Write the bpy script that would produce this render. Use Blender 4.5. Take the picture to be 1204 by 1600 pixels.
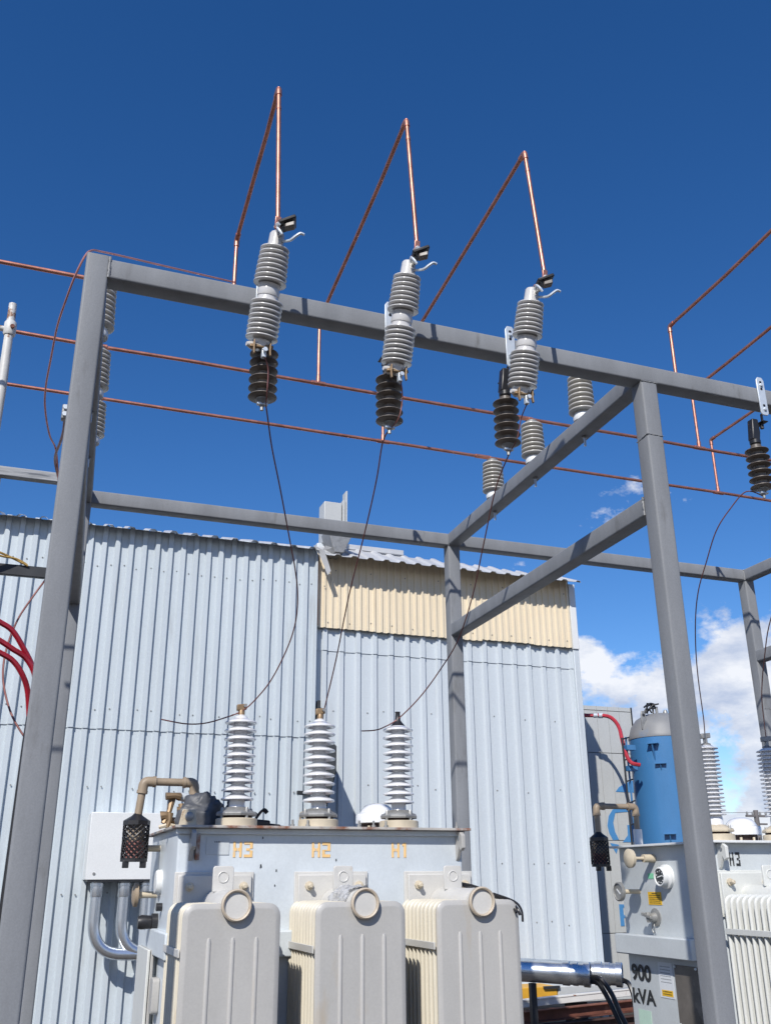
import bpy, bmesh, math, random
from mathutils import Vector, Matrix, noise as mnoise

# ------------------------------------------------------------------ camera, sky, sun, exposure
EYE = 1.6                      # eye height; everything below is written relative to eye level and lifted at the end
scene = bpy.context.scene
for o in list(bpy.data.objects): bpy.data.objects.remove(o)
COL = scene.collection
YAW, PITCH, ROLL = 0.3552, 0.3714, -0.0071
fwd = Vector((math.sin(YAW)*math.cos(PITCH), math.cos(YAW)*math.cos(PITCH), math.sin(PITCH)))
rgt = Vector((math.cos(YAW), -math.sin(YAW), 0)); upv = rgt.cross(fwd)
r2 = math.cos(ROLL)*rgt + math.sin(ROLL)*upv; u2 = -math.sin(ROLL)*rgt + math.cos(ROLL)*upv
cam = bpy.data.cameras.new('camera'); cam_o = bpy.data.objects.new('camera', cam); COL.objects.link(cam_o)
cam.sensor_fit = 'VERTICAL'; cam.sensor_height = 24.0; cam.lens = 24.0*1478.37/1600.0
cam.clip_start = 0.05; cam.clip_end = 2000
cam_o.matrix_world = Matrix(((r2.x,u2.x,-fwd.x,0),(r2.y,u2.y,-fwd.y,0),(r2.z,u2.z,-fwd.z,EYE),(0,0,0,1)))
scene.camera = cam_o

SUN = Vector((0.69, 0.98, -1.0)).normalized()          # the way the light travels
world = bpy.data.worlds.new('World'); scene.world = world; world.use_nodes = True
wn, wl = world.node_tree.nodes, world.node_tree.links
wn.clear()
wout = wn.new('ShaderNodeOutputWorld'); wmix = wn.new('ShaderNodeMixShader')
sky = wn.new('ShaderNodeTexSky'); sky.sky_type = 'NISHITA'; sky.sun_disc = False
sky.sun_elevation = math.asin(-SUN.z); sky.sun_rotation = math.atan2(-SUN.x, -SUN.y) % (2*math.pi)
sky.altitude = 1200; sky.air_density = 1.0; sky.dust_density = 0.1; sky.ozone_density = 2.5
bg = wn.new('ShaderNodeBackground'); bg.inputs['Strength'].default_value = 0.115
hs = wn.new('ShaderNodeHueSaturation'); hs.inputs['Hue'].default_value = 0.5085; hs.inputs['Saturation'].default_value = 1.31; hs.inputs['Value'].default_value = 1.17
wl.new(sky.outputs[0], hs.inputs['Color']); wl.new(hs.outputs[0], bg.inputs['Color'])
bgc = wn.new('ShaderNodeBackground'); bgc.inputs['Strength'].default_value = 1.0
tc = wn.new('ShaderNodeTexCoord'); sep = wn.new('ShaderNodeSeparateXYZ'); wl.new(tc.outputs['Generated'], sep.inputs[0])
def wmath(op, a, b=None, c=None, clamp=False):
    n = wn.new('ShaderNodeMath'); n.operation = op; n.use_clamp = clamp
    for i, v in enumerate((a, b, c)):
        if v is None: continue
        if isinstance(v, (int, float)): n.inputs[i].default_value = v
        else: wl.new(v, n.inputs[i])
    return n.outputs[0]
def wnoise(scale, detail, rough, vec, off=(0,0,0), sz=1.0):
    mp = wn.new('ShaderNodeMapping'); mp.inputs['Location'].default_value = off; mp.inputs['Scale'].default_value = (1,1,sz)
    wl.new(vec, mp.inputs['Vector'])
    n = wn.new('ShaderNodeTexNoise'); n.inputs['Scale'].default_value = scale; n.inputs['Detail'].default_value = detail
    n.inputs['Roughness'].default_value = rough; wl.new(mp.outputs[0], n.inputs['Vector']); return n.outputs['Fac']
CLOUD_OFF = (0.6, 3.3, 7.4)
big = wnoise(5.0, 11, 0.60, tc.outputs['Generated'], CLOUD_OFF, 1.5)
lum = wnoise(10.0, 6, 0.6, tc.outputs['Generated'], (5.2, 0.3, 2.2), 2.0)
thr = wmath('MULTIPLY_ADD', sep.outputs['Z'], 0.85, 0.328)
mask = wmath('MULTIPLY', wmath('SUBTRACT', big, thr), 18.0, clamp=True)
mask = wmath('MULTIPLY', mask, 0.96)
ramp = wn.new('ShaderNodeValToRGB'); wl.new(lum, ramp.inputs[0])
ramp.color_ramp.elements[0].position = 0.38; ramp.color_ramp.elements[0].color = (0.50, 0.58, 0.76, 1)
ramp.color_ramp.elements[1].position = 0.60; ramp.color_ramp.elements[1].color = (0.93, 0.95, 1.0, 1)
wl.new(ramp.outputs[0], bgc.inputs['Color'])
wl.new(mask, wmix.inputs[0]); wl.new(bg.outputs[0], wmix.inputs[1]); wl.new(bgc.outputs[0], wmix.inputs[2])
wl.new(wmix.outputs[0], wout.inputs[0])

sun = bpy.data.lights.new('sun', 'SUN'); sun.energy = 4.8; sun.angle = math.radians(0.53); sun.color = (1.0, 0.955, 0.89)
sun_o = bpy.data.objects.new('sun', sun); COL.objects.link(sun_o)
sun_o.rotation_euler = SUN.to_track_quat('-Z', 'Y').to_euler(); sun_o.location = (-8, -12, 18)
scene.view_settings.view_transform = 'Standard'; scene.view_settings.look = 'None'
scene.view_settings.exposure = 0.0; scene.view_settings.gamma = 1.0; scene.view_settings.use_curve_mapping = False
scene.render.engine = 'CYCLES'

# ------------------------------------------------------------------ materials
MATS = {}
def mat(name, base, rough=0.5, metal=0.0, var=0.12, scale=6.0, streak=1.0, bump=0.0, bscale=40.0, second=None, sthr=0.62, swid=0.08,
        sscale=3.0, sstreak=1.0, spec=0.5, rvar=0.12, trans=0.0, coat=0.0, fine=0.04):
    m = bpy.data.materials.new(name); m.use_nodes = True; MATS[name] = m
    n, l = m.node_tree.nodes, m.node_tree.links
    b = n['Principled BSDF']
    t = n.new('ShaderNodeTexCoord'); oi = n.new('ShaderNodeObjectInfo')
    rnd = n.new('ShaderNodeVectorMath'); rnd.operation = 'ADD'
    l.new(t.outputs['Object'], rnd.inputs[0])
    mul = n.new('ShaderNodeVectorMath'); mul.operation = 'SCALE'; mul.inputs[0].default_value = (31, 17, 23); l.new(oi.outputs['Random'], mul.inputs['Scale'])
    l.new(mul.outputs[0], rnd.inputs[1])
    def nz(sc, st, det=5, ro=0.6):
        mp = n.new('ShaderNodeMapping'); mp.inputs['Scale'].default_value = (1, 1, st); l.new(rnd.outputs[0], mp.inputs['Vector'])
        x = n.new('ShaderNodeTexNoise'); x.inputs['Scale'].default_value = sc; x.inputs['Detail'].default_value = det
        x.inputs['Roughness'].default_value = ro; l.new(mp.outputs[0], x.inputs['Vector']); return x.outputs['Fac']
    f = nz(scale, streak)
    cr = n.new('ShaderNodeValToRGB'); l.new(f, cr.inputs[0])
    e = cr.color_ramp.elements; e[0].position = 0.3; e[1].position = 0.7
    e[0].color = tuple(c*(1-var) for c in base)+(1,); e[1].color = tuple(min(1, c*(1+var)) for c in base)+(1,)
    colour = cr.outputs[0]
    if fine:
        g = nz(scale*22, 1, 2, 0.7); mx = n.new('ShaderNodeMix'); mx.data_type = 'RGBA'; mx.blend_type = 'MULTIPLY'; mx.inputs[0].default_value = 1.0
        mr = n.new('ShaderNodeMapRange'); mr.inputs[1].default_value = 0.3; mr.inputs[2].default_value = 0.7; mr.inputs[3].default_value = 1-fine; mr.inputs[4].default_value = 1+fine
        l.new(g, mr.inputs[0]); cb = n.new('ShaderNodeCombineColor')
        for i in range(3): l.new(mr.outputs[0], cb.inputs[i])
        l.new(colour, mx.inputs[6]); l.new(cb.outputs[0], mx.inputs[7]); colour = mx.outputs[2]
    if second:
        g = nz(sscale, sstreak, 7, 0.65)
        mr = n.new('ShaderNodeMapRange'); mr.inputs[1].default_value = sthr; mr.inputs[2].default_value = sthr+swid; l.new(g, mr.inputs[0])
        mx = n.new('ShaderNodeMix'); mx.data_type = 'RGBA'; l.new(mr.outputs[0], mx.inputs[0]); l.new(colour, mx.inputs[6]); mx.inputs[7].default_value = tuple(second)+(1,)
        colour = mx.outputs[2]
    l.new(colour, b.inputs['Base Color'])
    mr = n.new('ShaderNodeMapRange'); mr.inputs[3].default_value = max(0.03, rough-rvar); mr.inputs[4].default_value = min(1, rough+rvar)
    l.new(nz(scale*2.3, streak), mr.inputs[0]); l.new(mr.outputs[0], b.inputs['Roughness'])
    b.inputs['Metallic'].default_value = metal; b.inputs['Specular IOR Level'].default_value = spec
    if trans: b.inputs['Transmission Weight'].default_value = trans
    if coat: b.inputs['Coat Weight'].default_value = coat; b.inputs['Coat Roughness'].default_value = 0.12
    if bump:
        bp = n.new('ShaderNodeBump'); bp.inputs['Strength'].default_value = bump; bp.inputs['Distance'].default_value = 0.004
        l.new(nz(bscale, 1, 4), bp.inputs['Height']); l.new(bp.outputs[0], b.inputs['Normal'])
    return m
G_FRAME = mat('grey_primer', (0.222,0.232,0.246), 0.46, var=0.11, scale=7, streak=0.22, second=(0.165,0.168,0.172), sthr=0.60, swid=0.12, sscale=9, sstreak=0.25, bump=0.12, bscale=60, fine=0.06, spec=0.12)
G_WELD = mat('weld_bead', (0.23,0.235,0.24), 0.5, var=0.25, scale=60, bump=0.5, bscale=120)
M_WALL = mat('pale_blue_sheet', (0.505,0.56,0.595), 0.42, var=0.05, scale=2.2, streak=0.15, second=(0.40,0.43,0.445), sthr=0.59, swid=0.14, sscale=5, sstreak=0.10, bump=0.06, bscale=6)
M_WALL2 = mat('pale_blue_sheet_newer', (0.53,0.58,0.615), 0.40, var=0.04, scale=2.2, streak=0.15, second=(0.46,0.495,0.52), sthr=0.62, swid=0.15, sscale=5, sstreak=0.10, bump=0.06, bscale=6)
M_BEIGE = mat('beige_sheet', (0.72,0.625,0.465), 0.5, var=0.05, scale=3, streak=0.2, second=(0.58,0.43,0.26), sthr=0.66, swid=0.12, sscale=3, sstreak=0.15)
M_ROOF = mat('galvanised_roof', (0.52,0.53,0.54), 0.45, metal=0.15, var=0.1, scale=3, second=(0.33,0.30,0.27), sthr=0.66, sscale=2)
M_COPPER = mat('copper_pipe', (0.55,0.245,0.175), 0.42, metal=0.8, var=0.25, scale=9, second=(0.22,0.085,0.06), sthr=0.58, swid=0.2, sscale=2.6, rvar=0.15)
M_COPPERW = mat('copper_wire', (0.62,0.29,0.25), 0.4, metal=0.6, var=0.2, scale=14)
M_DARKW = mat('dark_wire', (0.21,0.085,0.075), 0.45, metal=0.35, var=0.2, scale=14)
M_PORC = mat('grey_porcelain', (0.56,0.55,0.535), 0.2, var=0.06, scale=8, coat=0.5, second=(0.45,0.43,0.39), sthr=0.66, sscale=9)
M_PORC2 = mat('post_porcelain', (0.46,0.445,0.41), 0.28, var=0.08, scale=8, coat=0.3, second=(0.38,0.34,0.28), sthr=0.64, sscale=9)
M_BUSH = mat('white_porcelain', (0.74,0.745,0.755), 0.16, var=0.04, scale=8, coat=0.8)
M_POLY = mat('dark_polymer', (0.115,0.098,0.085), 0.45, var=0.15, scale=10, second=(0.19,0.155,0.12), sthr=0.58, sscale=8)
M_BLACK = mat('black_plastic', (0.018,0.018,0.02), 0.4, var=0.2, scale=8)
M_GALV = mat('galvanised_plate', (0.62,0.67,0.71), 0.42, metal=0.35, var=0.08, scale=18)
M_CHROME = mat('new_conduit', (0.70,0.73,0.76), 0.26, metal=0.88, var=0.04, scale=5, rvar=0.03, fine=0.0)
M_BRONZE = mat('bronze_casting', (0.27,0.185,0.105), 0.5, metal=0.4, var=0.25, scale=20)
M_CASTGREY = mat('cast_grey', (0.30,0.30,0.29), 0.45, metal=0.4, var=0.2, scale=20)
M_TANK = mat('tank_paint', (0.565,0.612,0.645), 0.38, var=0.06, scale=4, second=(0.47,0.52,0.56), sthr=0.63, swid=0.12, sscale=3.2, sstreak=0.5, bump=0.15, bscale=8)
M_TANK2 = mat('tank_paint_grey', (0.52,0.555,0.57), 0.38, var=0.05, scale=4, second=(0.46,0.49,0.505), sthr=0.66, swid=0.15, sscale=3, sstreak=0.5)
M_FIN = mat('radiator_paint', (0.42,0.412,0.392), 0.40, var=0.06, scale=5, streak=0.4, second=(0.40,0.345,0.27), sthr=0.585, swid=0.16, sscale=5.5, sstreak=0.22, bump=0.25, bscale=7)
M_FINH = mat('radiator_header_paint', (0.56,0.55,0.52), 0.4, var=0.06, scale=6, second=(0.46,0.38,0.28), sthr=0.64, swid=0.1, sscale=7, bump=0.04)
M_RIM = mat('tan_rim', (0.47,0.40,0.31), 0.5, var=0.12, scale=14, second=(0.32,0.20,0.12), sthr=0.6, sscale=16)
M_FINS = mat('radiator_cream', (0.62,0.575,0.47), 0.45, var=0.07, scale=5, streak=0.4, second=(0.48,0.36,0.22), sthr=0.66, swid=0.1, sscale=5, sstreak=0.2)
M_FIN2 = mat('radiator_white', (0.62,0.63,0.60), 0.42, var=0.05, scale=5, streak=0.4)
M_RUSTLID = mat('rusty_lid_edge', (0.42,0.40,0.37), 0.6, var=0.2, scale=9, second=(0.22,0.085,0.045), sthr=0.5, swid=0.12, sscale=7)
M_RUST = mat('rusty_steel', (0.155,0.055,0.035), 0.75, var=0.35, scale=9, second=(0.26,0.12,0.075), sthr=0.58, sscale=5, bump=0.3)
M_RUSTD = mat('dark_rusty_steel', (0.06,0.03,0.024), 0.75, var=0.35, scale=9, second=(0.12,0.05,0.03), sthr=0.6, sscale=6)
M_WHITEP = mat('white_paint_chipped', (0.58,0.575,0.55), 0.5, var=0.12, scale=6, second=(0.25,0.14,0.085), sthr=0.575, swid=0.04, sscale=9, bump=0.15)
M_WHITEB = mat('white_beam_paint', (0.64,0.63,0.60), 0.5, var=0.06, scale=5, second=(0.24,0.11,0.07), sthr=0.64, swid=0.03, sscale=12, bump=0.1)
M_WHITE = mat('white_enclosure', (0.70,0.715,0.71), 0.4, var=0.03, scale=4)
M_TAN = mat('tan_pipe_paint', (0.30,0.235,0.165), 0.5, var=0.12, scale=12, second=(0.16,0.085,0.05), sthr=0.66, sscale=10)
M_CREAM = mat('cream_fitting', (0.55,0.48,0.36), 0.45, var=0.1, scale=14, second=(0.36,0.25,0.15), sthr=0.62, sscale=12)
M_SILICA = mat('pink_silica_gel', (0.30,0.13,0.115), 0.6, var=0.3, scale=80)
M_BAG = mat('black_bag', (0.085,0.09,0.10), 0.48, var=0.25, scale=9, bump=0.3, bscale=45, spec=0.35)
M_BLUE = mat('blue_tank_paint', (0.05,0.175,0.37), 0.33, var=0.08, scale=3, streak=0.3, coat=0.2)
M_DOME = mat('grey_dome_paint', (0.215,0.22,0.225), 0.5, var=0.1, scale=3, second=(0.13,0.22,0.36), sthr=0.62, swid=0.2, sscale=2)
M_LOGO = mat('blue_logo_paint', (0.07,0.24,0.50), 0.45, var=0.05, scale=3)
M_FAR = mat('off_white_panel', (0.47,0.485,0.48), 0.5, var=0.05, scale=2, second=(0.40,0.41,0.40), sthr=0.66, sscale=2)
M_RED = mat('red_cable', (0.36,0.012,0.028), 0.35, var=0.2, scale=8, coat=0.2)
M_HOSE = mat('red_hose', (0.40,0.035,0.05), 0.4, var=0.2, scale=8)
M_YELLOW = mat('yellow_steel', (0.62,0.33,0.03), 0.5, var=0.1, scale=5)
M_YLABEL = mat('yellow_label', (0.75,0.45,0.02), 0.5, var=0.03, scale=5)
M_GLABEL = mat('green_label', (0.22,0.62,0.38), 0.5, var=0.03, scale=5)
M_GPALE = mat('pale_green_label', (0.45,0.62,0.52), 0.6, var=0.05, scale=5)
M_PAPER = mat('white_label', (0.66,0.69,0.72), 0.5, var=0.03, scale=5)
M_INK = mat('black_stencil', (0.02,0.022,0.025), 0.6, var=0.3, scale=30)
M_INKG = mat('grey_print', (0.20,0.22,0.24), 0.6, var=0.2, scale=30)
M_ORANGE = mat('faded_orange_stencil', (0.80,0.52,0.22), 0.6, var=0.08, scale=20, second=(0.60,0.52,0.42), sthr=0.56, swid=0.12, sscale=22)
M_GASKET = mat('brown_gasket', (0.045,0.025,0.02), 0.7, var=0.3, scale=20)
M_ROPE = mat('yellow_rope', (0.42,0.27,0.08), 0.8, var=0.4, scale=60)
M_WOOD = mat('weathered_beam', (0.33,0.34,0.35), 0.8, var=0.35, scale=5, streak=14, second=(0.13,0.14,0.16), sthr=0.62, sscale=2.5, sstreak=10)
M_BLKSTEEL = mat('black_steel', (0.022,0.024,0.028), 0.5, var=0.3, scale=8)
M_PLATE = mat('brown_nameplate', (0.15,0.135,0.12), 0.45, metal=0.3, var=0.3, scale=6, second=(0.22,0.20,0.18), sthr=0.55, sscale=5)
M_DIALF = mat('dial_face', (0.03,0.035,0.04), 0.3, var=0.1, scale=5)
M_PLASTIC = mat('clear_plastic_film', (0.80,0.81,0.83), 0.22, var=0.05, scale=20, bump=0.5, bscale=30, trans=0.55)
M_DIRT = mat('dry_ground', (0.058,0.047,0.038), 0.95, var=0.25, scale=0.8, second=(0.085,0.072,0.06), sthr=0.55, sscale=1.6, bump=0.8, bscale=18)
M_POLE = mat('utility_pole_wood', (0.16,0.15,0.15), 0.9, var=0.2, scale=3)

# ------------------------------------------------------------------ mesh helpers
def V(*a): return Vector(a[0]) if len(a) == 1 else Vector(a)
def basis(d):
    d = d.normalized(); a = Vector((0,0,1)) if abs(d.z) < 0.9 else Vector((1,0,0))
    x = a.cross(d).normalized(); return x, d.cross(x).normalized(), d
class MB:
    def __init__(s): s.v, s.f = [], []
    def add(s, vs, fs):
        o = len(s.v); s.v += [tuple(p) for p in vs]; s.f += [tuple(i+o for i in f) for f in fs]; return s
    def box(s, lo, hi):
        x0,y0,z0 = lo; x1,y1,z1 = hi
        return s.add([(x0,y0,z0),(x1,y0,z0),(x1,y1,z0),(x0,y1,z0),(x0,y0,z1),(x1,y0,z1),(x1,y1,z1),(x0,y1,z1)],
                     [(0,3,2,1),(4,5,6,7),(0,1,5,4),(1,2,6,5),(2,3,7,6),(3,0,4,7)])
    def obox(s, c, ex, ey, ez):
        c, ex, ey, ez = V(c), V(ex), V(ey), V(ez)
        return s.add([c+a*ex+b*ey+d*ez for d in (-1,1) for b in (-1,1) for a in (-1,1)],
                     [(0,2,3,1),(4,5,7,6),(0,1,5,4),(1,3,7,5),(3,2,6,7),(2,0,4,6)])
    def prism(s, poly, origin, ax, ay, az, depth):
        """closed 2D polygon in the (ax, ay) plane pushed along az"""
        origin, ax, ay, az = V(origin), V(ax), V(ay), V(az); n = len(poly)
        a = [origin+ax*p+ay*q for p,q in poly]; b = [p+az*depth for p in a]
        fs = [tuple(range(n-1,-1,-1)), tuple(range(n,2*n))] + [(i,(i+1)%n,n+(i+1)%n,n+i) for i in range(n)]
        return s.add(a+b, fs)
    def tube(s, pts, r, n=10, caps=True):
        pts = [V(p) for p in pts]; m = len(pts); rs = r if isinstance(r,(list,tuple)) else [r]*m
        t0 = (pts[1]-pts[0]).normalized(); x,y,_ = basis(t0); vs = []
        for i,p in enumerate(pts):
            t = ((pts[min(i+1,m-1)]-p).normalized() + (p-pts[max(i-1,0)]).normalized())
            t = t.normalized() if t.length > 1e-6 else t0
            x = (x - t*x.dot(t)).normalized(); y = t.cross(x)
            k = 1.0
            if 0 < i < m-1:
                cs = max(-1, min(1, (pts[i+1]-p).normalized().dot((p-pts[i-1]).normalized()))); k = 1/max(0.7, math.sqrt((1+cs)/2))
            vs += [p+(x*math.cos(2*math.pi*j/n)+y*math.sin(2*math.pi*j/n))*rs[i]*(k if False else 1) for j in range(n)]
        fs = [(i*n+j, i*n+(j+1)%n, (i+1)*n+(j+1)%n, (i+1)*n+j) for i in range(m-1) for j in range(n)]
        if caps: fs += [tuple(range(n-1,-1,-1)), tuple(range((m-1)*n, m*n))]
        return s.add(vs, fs)
    def lathe(s, prof, base=(0,0,0), axis=(0,0,1), n=24, ref=None):
        base = V(base); x,y,d = basis(V(axis)); vs, fs = [], []
        m = len(prof)
        for r,h in prof: vs += [base+d*h+(x*math.cos(2*math.pi*j/n)+y*math.sin(2*math.pi*j/n))*max(r,1e-4) for j in range(n)]
        fs = [(i*n+j, i*n+(j+1)%n, (i+1)*n+(j+1)%n, (i+1)*n+j) for i in range(m-1) for j in range(n)]
        fs += [tuple(range(n-1,-1,-1)), tuple(range((m-1)*n, m*n))]
        return s.add(vs, fs)
    def mesh(s, name, ang=38):
        me = bpy.data.meshes.new(name); me.from_pydata(s.v, [], s.f); me.update()
        me.polygons.foreach_set('use_smooth', [True]*len(me.polygons)); me.set_sharp_from_angle(angle=math.radians(ang)); return me
    def build(s, name, m, parent=None, bevel=0.0, ang=38, kind=None, label=None):
        me = s.mesh(name, ang); me.materials.append(m)
        return place(name, me, parent, bevel, kind, label)
def place(name, me, parent=None, bevel=0.0, kind=None, label=None):
    o = bpy.data.objects.new(name, me); COL.objects.link(o); o.parent = parent
    if bevel:
        b = o.modifiers.new('bevel','BEVEL'); b.width = bevel; b.segments = 2; b.limit_method = 'ANGLE'; b.angle_limit = math.radians(40)
    if kind: o['kind'] = kind
    if label: o['label'] = label
    return o
def tag(o, label, cat, group=None):
    o['label'] = label; o['category'] = cat
    if group: o['group'] = group
    return o
def thing(name, label, cat, loc=(0,0,0), group=None):
    o = bpy.data.objects.new(name, None); COL.objects.link(o); o.location = loc; o.empty_display_size = 0.1
    return tag(o, label, cat, group)
def rsq(w, h, r, n=3):
    """rounded rectangle profile, centred"""
    out = []
    for cx,cy,a0 in ((w/2-r,h/2-r,0),(-w/2+r,h/2-r,90),(-w/2+r,-h/2+r,180),(w/2-r,-h/2+r,270)):
        for k in range(n+1):
            a = math.radians(a0+90*k/n); out.append((cx+r*math.cos(a), cy+r*math.sin(a)))
    return out
def smooth_path(pts, sub=6):
    pts = [V(p) for p in pts]; out = []
    for i in range(len(pts)-1):
        p0,p1,p2,p3 = pts[max(i-1,0)],pts[i],pts[i+1],pts[min(i+2,len(pts)-1)]
        for k in range(sub):
            t = k/sub
            out.append(0.5*((2*p1)+(p2-p0)*t+(2*p0-5*p1+4*p2-p3)*t*t+(3*p1-p0-3*p2+p3)*t**3))
    out.append(pts[-1]); return out
def bend(pts, r, n=6):
    """polyline with rounded corners of radius r"""
    pts = [V(p) for p in pts]; out = [pts[0]]
    for a,b,c in zip(pts, pts[1:], pts[2:]):
        u,w = (a-b).normalized(), (c-b).normalized(); k = min(r, (a-b).length*0.45, (c-b).length*0.45)
        p,q = b+u*k, b+w*k
        for i in range(n+1):
            t = i/n; out.append(p*(1-t)**2+b*2*t*(1-t)+q*t*t)
    out.append(pts[-1]); return out
def text(name, s, size, loc, right, up, m, parent, align='CENTER', squash=1.0, bold=0.0):
    cu = bpy.data.curves.new('txt','FONT'); cu.body = s; cu.size = size; cu.align_x = align; cu.align_y = 'CENTER'; cu.offset = bold
    o = bpy.data.objects.new('txt', cu); COL.objects.link(o)
    me = bpy.data.meshes.new_from_object(o.evaluated_get(bpy.context.evaluated_depsgraph_get()))
    bpy.data.objects.remove(o); right, up = V(right).normalized(), V(up).normalized(); nrm = right.cross(up)
    for v in me.vertices: v.co = V(loc)+right*v.co.x*squash+up*v.co.y+nrm*v.co.z
    me.materials.clear(); me.materials.append(m); return place(name, me, parent)
RND = random.Random(7)

# ------------------------------------------------------------------ ground
g = MB(); N = 60
xs = [-250+500*i/N for i in range(N+1)]
g.add([(x,y,-EYE) for y in xs for x in xs], [(j*(N+1)+i, j*(N+1)+i+1, (j+1)*(N+1)+i+1, (j+1)*(N+1)+i) for j in range(N) for i in range(N)])
g.build('ground', M_DIRT, kind='structure')

# ------------------------------------------------------------------ metal building behind
def corrugated(x0, x1, z0, z1, y, pitch, crest, flank, height, phase=0.0, jag=0.0, tilt=0.0):
    """trapezoid sheet in the xz plane; crests stand towards the viewer"""
    xs = [(x0, None)]; k0 = math.floor((x0-phase)/pitch)-1; pts = []
    k = k0
    while phase+k*pitch < x1+pitch:
        c = phase+k*pitch
        pts += [(c-crest/2-flank,0),(c-crest/2,height),(c+crest/2,height),(c+crest/2+flank,0)]
        k += 1
    def at(x):
        for (a,ha),(b,hb) in zip(pts,pts[1:]):
            if a <= x <= b: return ha+(hb-ha)*(x-a)/max(1e-9,b-a)
        return 0
    line = [(x0,at(x0))]+[(a,h) for a,h in pts if x0 < a < x1]+[(x1,at(x1))]
    m = MB(); t = 0.0012; n = len(line); vs = []
    for (zz,ty) in ((z0,0),(z1,tilt)):
        for a,h in line: vs.append((a, y-h+ty, zz+(RND.uniform(-jag,jag) if zz == z0 else 0)))
    for (zz,ty) in ((z0,0),(z1,tilt)):
        for a,h in line: vs.append((a, y-h+t+ty, zz))
    fs = [(i,i+1,n+i+1,n+i) for i in range(n-1)]+[(2*n+i+1,2*n+i,3*n+i,3*n+i+1) for i in range(n-1)]
    fs += [(i+1,i,2*n+i,2*n+i+1) for i in range(n-1)]+[(n+i,n+i+1,3*n+i+1,3*n+i) for i in range(n-1)]
    return m.add(vs, fs)
WY = 11.0
bld = thing('metal_building', 'metal shed with pale blue ribbed walls and a beige sheet band under its eave', 'building', (0,WY,-EYE))
bld_off = Vector((0,WY,-EYE))
def bpart(mb, name, m, parent=None, **k):
    mb.v = [tuple(Vector(p)-bld_off) for p in mb.v]; return mb.build(name, m, parent or bld, **k)
# left wall, two rows of sheets of five ribs
P1, C1 = 0.1528, 0.59
i = 0
x = C1-P1*33.5
while x < 3.10:
    x2 = min(x+P1*5, 3.14)
    if 3.14-x2 < 0.2: x2 = 3.14
    dy = RND.uniform(-0.002,0.002)
    o = bpart(corrugated(x,x2,1.575+RND.uniform(-.006,.006),3.93,WY-0.014+dy,P1,0.05,0.012,0.036,C1-0.035,jag=0.004), 'wall_sheet', M_WALL, ang=20)
    o = bpart(corrugated(x,x2,-EYE,1.62,WY-0.002+dy,P1,0.05,0.012,0.036,C1-0.035), 'wall_sheet', M_WALL, ang=20)
    x = x2; i += 1
# right wall
P2, C2 = 0.2188, 3.334
x = 3.10
while x < 6.84:
    x2 = min(x+P2*4, 6.87)
    if 6.87-x2 < 0.25: x2 = 6.87
    bpart(corrugated(x,x2,2.66+RND.uniform(-.004,.004),3.2,WY+0.090,P2,0.05,0.016,0.034,C2-0.04,jag=0.003), 'wall_sheet', M_WALL2, ang=20)
    bpart(corrugated(x,x2,-EYE,2.72,WY+0.100,P2,0.05,0.016,0.034,C2-0.04), 'wall_sheet', M_WALL2, ang=20)
    x = x2
P3, C3 = 0.0945, 3.281
x = 3.16
while x < 6.78:
    x2 = min(x+P3*8, 6.80)
    if 6.80-x2 < 0.2: x2 = 6.80
    bpart(corrugated(x,x2,2.935+RND.uniform(-.012,.006)+0.004*(x-3),3.92,WY+0.03,P3,0.022,0.010,0.022,C3-0.014,jag=0.004), 'beige_sheet', M_BEIGE, ang=20)
    x = x2
# corner trims, end wall, base
bpart(MB().box((3.135,WY-0.055,-EYE),(3.150,WY+0.10,3.86)), 'corner_trim', M_WALL)
bpart(MB().box((3.155,WY-0.05,2.94),(3.165,WY+0.02,3.85)), 'corner_trim', M_RUSTD)
bpart(MB().box((6.80,WY+0.02,-EYE),(6.885,WY+0.14,2.93)), 'corner_trim', M_WALL2, bevel=0.006)
bpart(MB().box((6.79,WY+0.0,2.92),(6.885,WY+0.12,3.84)), 'corner_trim', M_WHITE, bevel=0.006)
bpart(MB().box((6.86,WY+0.10,-EYE),(6.88,WY+6.0,3.80)), 'end_wall', M_WALL2)
bpart(MB().box((3.10,WY+0.06,-EYE),(6.88,WY+0.10,-EYE+0.45)), 'plinth', M_FAR)
# roofs: ribbed sheets whose ends show at the eave
def roof_sheet(x0, x1, ya, za, yb, zb, pitch, h, phase, wob=0.0):
    prof = []; k = math.floor((x0-phase)/pitch)-1
    while phase+k*pitch < x1+pitch:
        c = phase+k*pitch; prof += [(c-0.050,0),(c-0.024,h),(c+0.024,h),(c+0.050,0)]; k += 1
    line = [(x0,0)]+[p for p in prof if x0 < p[0] < x1]+[(x1,0)]; n = len(line); vs = []
    for (yy,zz,w) in ((ya,za,wob),(yb,zb,0)):
        for a,hh in line: vs.append((a, yy+RND.uniform(-w,w), zz+hh+RND.uniform(-w,w)*0.4))
    for (yy,zz) in ((ya,za),(yb,zb)):
        for a,hh in line: vs.append((a, yy+0.004, zz+hh-0.003))
    fs = [(i,i+1,n+i+1,n+i) for i in range(n-1)]+[(2*n+i+1,2*n+i,3*n+i,3*n+i+1) for i in range(n-1)]+[(i+1,i,2*n+i,2*n+i+1) for i in range(n-1)]
    return MB().add(vs, fs)
x = -5.0
while x < 3.0:
    x2 = min(x+0.98, 3.10); bpart(roof_sheet(x,x2+0.02,WY-0.19,3.87+RND.uniform(-.006,.006),WY+0.6,4.15,0.245,0.03,0.10,0.008), 'roof_sheet', M_ROOF, ang=20); x = x2
x = 3.20
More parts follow.
